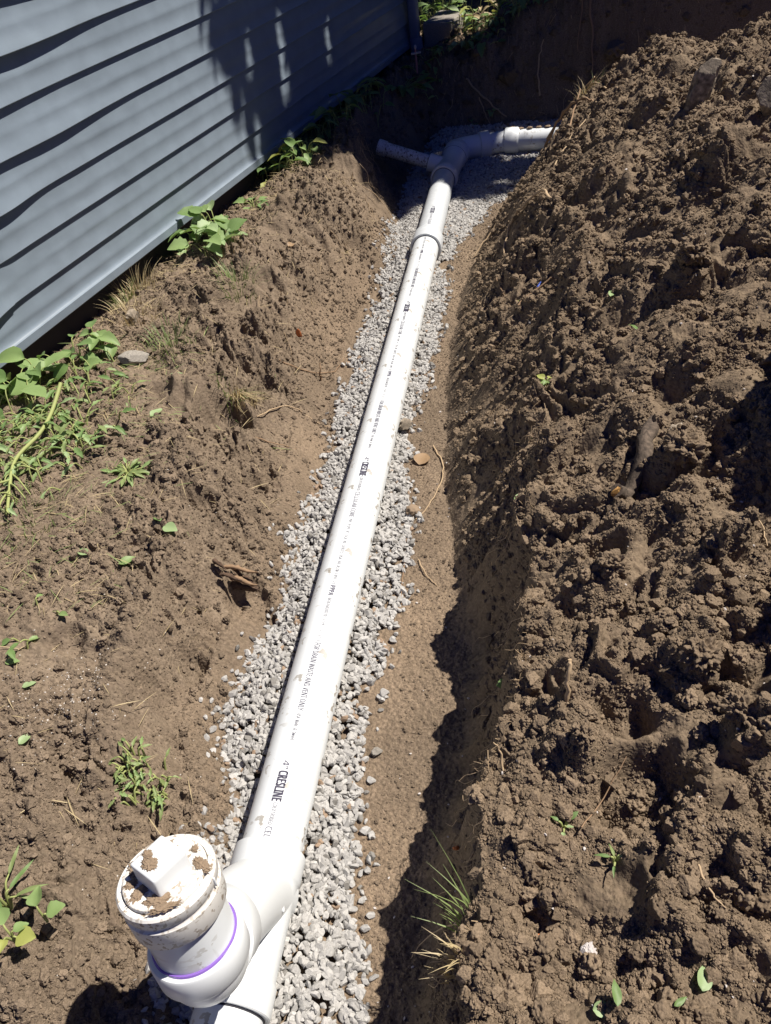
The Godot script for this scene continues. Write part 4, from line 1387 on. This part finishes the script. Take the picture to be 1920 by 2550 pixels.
	var stalk := thing("pulled_stem", "long yellow green pulled up plant stalk lying on the weeds", "plant stalk", ps[0])
	put("stalk", tube(smooth_path(ps, 5), [.006, .006, .006, .0058, .0058, .0056, .0056, .0056, .0054, .0054, .0054, .0052, .0052, .005, .005, .005, .0048, .0048, .0046, .0046, .0044, .0042, .004, .0038, .0036, .0034], 8), M.stem, stalk)
	for k in 7:
		var a: Vector3 = ps[3].lerp(ps[4], k / 7.0)
		var e := a + Vector3(rng.randf_range(-.12, .14), rng.randf_range(-.015, .03), rng.randf_range(.0, .16))
		put("side_shoot", tube(smooth_path([a, a.lerp(e, .5) + Vector3(0, .015, 0), e], 4), [.003, .003, .0028, .0026, .0024, .002, .0018, .0015, .001], 6), M.stem, stalk)
	# grass tufts
	tuft("dry yellowish grass tuft against the wall foot", on_ground(-1.50, 2.62), 130, .13, .09, M.straw, 2101)
	tuft("green grass tuft in the dry grass against the wall foot", on_ground(-1.52, 2.56), 60, .11, .06, M.grass, 2102)
	tuft("green grass patch behind the flat grey stone", on_ground(-1.17, 2.13), 150, .06, .09, M.grass, 2103)
	tuft("sparse grass tuft on the crumbling bank edge", on_ground(-1.07, 2.56), 70, .10, .07, M.grass, 2104)
	tuft("drooping dry grass hanging over the hole in the bank", on_ground(-.90, 1.97), 90, .10, .04, M.straw, 2105, "grass_tuft", Vector3(.7, -.2, .5))
	tuft("green grass among the dry tuft over the hole in the bank", on_ground(-.93, 1.96), 40, .08, .04, M.grass, 2106, "grass_tuft", Vector3(.5, -.1, .4))
	tuft("grass beside the bright weeds where the wall shade begins", on_ground(-1.10, 3.95), 90, .13, .06, M.grass, 2107)
	tuft("long stemmed grass leaning from the heap crest over the trench floor", on_ground(-.095, .445), 15, .105, .012, M.grass, 2108, "grass_tuft", Vector3(-.9, .1, -.1))
	tuft("small dry grass bunch on the heap face near the bottom edge", on_ground(-.10, .37), 34, .05, .012, M.straw, 2109, "grass_tuft", Vector3(-.7, 0, .2))
	tuft("dry grass at the gravelly rim of the far heap edge", on_ground(.24, 4.1), 50, .12, .04, M.straw, 2110)
	tuft("green blades sprouting on the far heap edge", on_ground(.27, 4.05), 16, .12, .03, M.grass, 2111)
	tuft("thin dry grass on the sunny ground in front of the weed clump", on_ground(-1.18, 2.86), 90, .08, .10, M.straw, 2112)
	tuft("dry grass trailing from the earth edge by the long wall", on_ground(-1.38, 2.35), 90, .08, .09, M.straw, 2113)
	tuft("low grass by the left picture edge under the pulled stalk", on_ground(-1.27, 1.3), 90, .05, .10, M.grass, 2114)


# ---------------------------------------------------------------- leaves, scraps and litter lying about
func lying_leaf(label: String, x: float, d: float, length: float, aspect: float, m: Material, yaw: float, tilt := .15, called := "fallen_leaf", up := .006) -> void:
	var o := put(called, leaf_mesh(length, length * aspect, .3, .12, int(x * 1000) + 77, 9, 5, .025), m, null, Transform3D(Basis(Vector3.UP, yaw) * Basis(Vector3.RIGHT, tilt), on_ground(x, d, up)))
	tag(o, label, "leaf", "loose leaves on the soil")


func litter() -> void:
	lying_leaf("flat pale brown leaf on the trench floor right of the pipe", -.345, 1.85, .065, .8, M.dead_leaf, 1.3, .1)
	lying_leaf("long green blade leaf lying on the middle of the heap",   .105, 1.70, .085, .22, M.leaf, -.1, .2, "fallen_leaf", .015)
	lying_leaf("pale green leaf on the heap left of the buried branch", -.042, 1.33, .04, .5, M.leaf_pale, .4, .3, "fallen_leaf", .02)
	lying_leaf("curled green leaf sticking out of the shaded heap face", -.065, .86, .045, .5, M.leaf, .3, .2, "fallen_leaf", .04)
	lying_leaf("small upright leaf on the heap right of the blue scrap", .192, 1.90, .04, .4, M.leaf_pale, 1.4, .3, "fallen_leaf", .015)
	lying_leaf("folded leaf in the shade of a soil lump on the upper heap", .237, 1.70, .035, .5, M.leaf, 2.0, .4, "fallen_leaf", .015)
	lying_leaf("tiny yellow green leaf on the heap below the seedling", -.01, 1.58, .028, .5, M.leaf_light, .9, .3, "fallen_leaf", .012)
	lying_leaf("broad green leaf on the lower right of the heap", .20, .345, .032, .6, M.leaf_pale, 1.3, .3, "fallen_leaf", .015)
	lying_leaf("narrow green leaf next to the broad one on the lower heap", .165, .325, .02, .35, M.leaf, .6, .3, "fallen_leaf", .012)
	lying_leaf("pale leaf scrap on the heap at the bottom edge", .073, .315, .025, .7, M.leaf_pale, .2, .3, "fallen_leaf", .012)
	lying_leaf("green leaf scrap beside the pale one at the bottom edge", .10, .315, .03, .4, M.leaf, 1.6, .3, "fallen_leaf", .012)
	lying_leaf("oval green leaf on the bare earth, brightest there", -.97, 1.18, .045, .5, M.leaf_light, .7, .2, "fallen_leaf", .010)
	lying_leaf("dull green leaf left of the bright oval one", -1.04, 1.18, .04, .6, M.leaf_pale, 2.6, .1, "fallen_leaf", .006)
	lying_leaf("round green leaf on the earth beyond the bright oval one", -.895, 1.30, .04, .8, M.leaf_pale, -.3, .1, "fallen_leaf", .008)
	lying_leaf("dark curled leaf touching the round green leaf", -.91, 1.315, .03, .7, M.leaf, 2.4, .4, "fallen_leaf", .010)
	lying_leaf("green leaf at the left picture edge below the sprig", -1.09, .87, .03, .6, M.leaf_light, .2, .1)
	lying_leaf("withered leaf near the left picture edge", -1.03, .82, .028, .5, M.leaf_pale, .6, .1)
	lying_leaf("yellow withered leaf beside the chalk flecks", -.98, .70, .03, .6, M.leaf_pale, 1.1, .2)
	lying_leaf("rusty dead leaf caught on the bank face", -.975, 2.95, .05, .5, M.dead_leaf, 1.2, .5)
	lying_leaf("green leaf lying on the pale earth of the left bank", -1.11, 1.95, .055, .35, M.leaf_pale, .1, .1)
	lying_leaf("grey green leaf near the hole in the bank", -1.10, 1.75, .05, .5, M.leaf_pale, 1.2, .2)
	lying_leaf("dead twig leaf on the trench floor beside the shaded face", -.19, .47, .03, .3, M.dead_leaf, .4, .3)
	# orange and coloured scraps
	piece("wood_chip", "orange chip of wood standing in the left earth slope", "chip", lump(3001, 2, .3, 1.2, 6, Vector3(.010, .022, .004), true), M.orange, on_ground(-.855, 2.50, .012), Vector3(0, .5, .2))
	piece("wood_chip", "orange fragment in the lower heap left of the white scrap", "chip", lump(3002, 2, .3, 1.2, 6, Vector3(.007, .005, .006), true), M.orange, on_ground(.010, .408, .006), Vector3(.3, .5, .2))
	piece("wood_chip", "rusty sliver on the shaded heap face", "chip", lump(3003, 2, .3, 1.2, 6, Vector3(.006, .014, .004), true), M.orange, on_ground(-.125, .60, .008), Vector3(.2, .5, .4))
	piece("wood_chip", "yellowish pebble high on the heap beside a dark hole", "pebble", lump(3004, 2, .2, 1.2, 6, Vector3(.006, .005, .005), true), M.cut_wood, on_ground(.125, 1.05, .005), Vector3(.2, .5, .4))
	piece("blue_scrap", "small blue plastic scrap on the upper heap", "scrap", soft_box(Vector3(.006, .004, .026), .0012, .001, 4), M.blue, on_ground(.016, 2.385, .008), Vector3(.3, -.5, .2))
	piece("white_scrap", "crumpled whitish scrap on the lower heap", "scrap", lump(3005, 3, .8, 2.2, 5, Vector3(.010, .004, .012), true), M.paper, on_ground(.072, .387, .008), Vector3(.3, .3, .2))
	piece("white_scrap", "pale dirty stone crust above the buried branch", "scrap", lump(3006, 3, .5, 1.6, 5, Vector3(.022, .008, .018), true), M.rock, on_ground(.292, 1.354, .016), Vector3(.3, .9, .2))
	# straw, clippings and chalk flecks strewn over the left ground
	var lit := thing("straw_litter", "dry straw and leaf scraps strewn along the wall foot", "straw", on_ground(-1.5, 2.3), "", "stuff")
	var blade := leaf_mesh(1.0, .035, .3, .12, 9, 5, 3)
	var places := [[], []]
	for i in 4600:
		var d := rng.randf_range(.5, 4.4)
		var x := 0.0
		var u := rng.randf()
		if u < .6:
			x = -1.62 + .217 * (d - 2.0) + absf(rng.randfn()) * .13
			d = maxf(d, 1.9)
		elif u < .85:
			x = -1.25 + rng.randfn() * .16
			d = 1.0 + rng.randf() * 1.2
		else:
			x = pl(FOOT, d) - rng.randf() * .5
		if x < -1.9:
			continue
		var s := rng.randf_range(.015, .07)
		var b := Basis.from_euler(Vector3(rng.randf_range(-.2, .2), rng.randf() * TAU, rng.randf_range(-.25, .25)))
		places[1 if u >= .6 and u < .85 and rng.randf() < .6 else 0].append(Transform3D(b.scaled_local(Vector3(s, s, s * rng.randf_range(.6, 1.2))), on_ground(x, d, .006)))
	copies("straw", blade, M.straw, places[0], [], lit)
	copies("clippings", blade, M.grass, places[1], [], lit)
	var flecks := thing("chalk_flecks", "white chalky flecks scattered on the lower left earth", "debris", on_ground(-.96, .8), "", "stuff")
	var fp := []
	for i in 420:
		var x := -.95 + rng.randfn() * .06
		var d := .79 + rng.randfn() * .07
		if rng.randf() < .3:
			x = rng.randf_range(-1.0, -.6)
			d = rng.randf_range(.3, 1.6)
		var s := rng.randf_range(.0008, .0028)
		fp.append(Transform3D(Basis.from_euler(Vector3(rng.randf() * 6.0, rng.randf() * 6.0, 0)).scaled(Vector3.ONE * s), on_ground(x, d, s * .4)))
	copies("flecks", stone_shapes[3], M.chalk, fp, [], flecks)
	var pale := thing("pale_chips", "tiny pale chips and shell bits strewn over the soil heap", "debris", on_ground(.2, 1.5), "", "stuff")
	fp = []
	for i in 260:
		var d := exp(rng.randf_range(log(.25), log(4.4)))
		var x := rng.randf_range(pl(TOE, d) - .1, .3 + .24 * d)
		var s := rng.randf_range(.001, .0032) * (1.0 + .25 * d)
		fp.append(Transform3D(Basis.from_euler(Vector3(rng.randf() * 6.0, rng.randf() * 6.0, 0)).scaled(Vector3.ONE * s), on_ground(x, d, s * .6)))
	copies("chips", stone_shapes[5], M.paper, fp, [], pale)
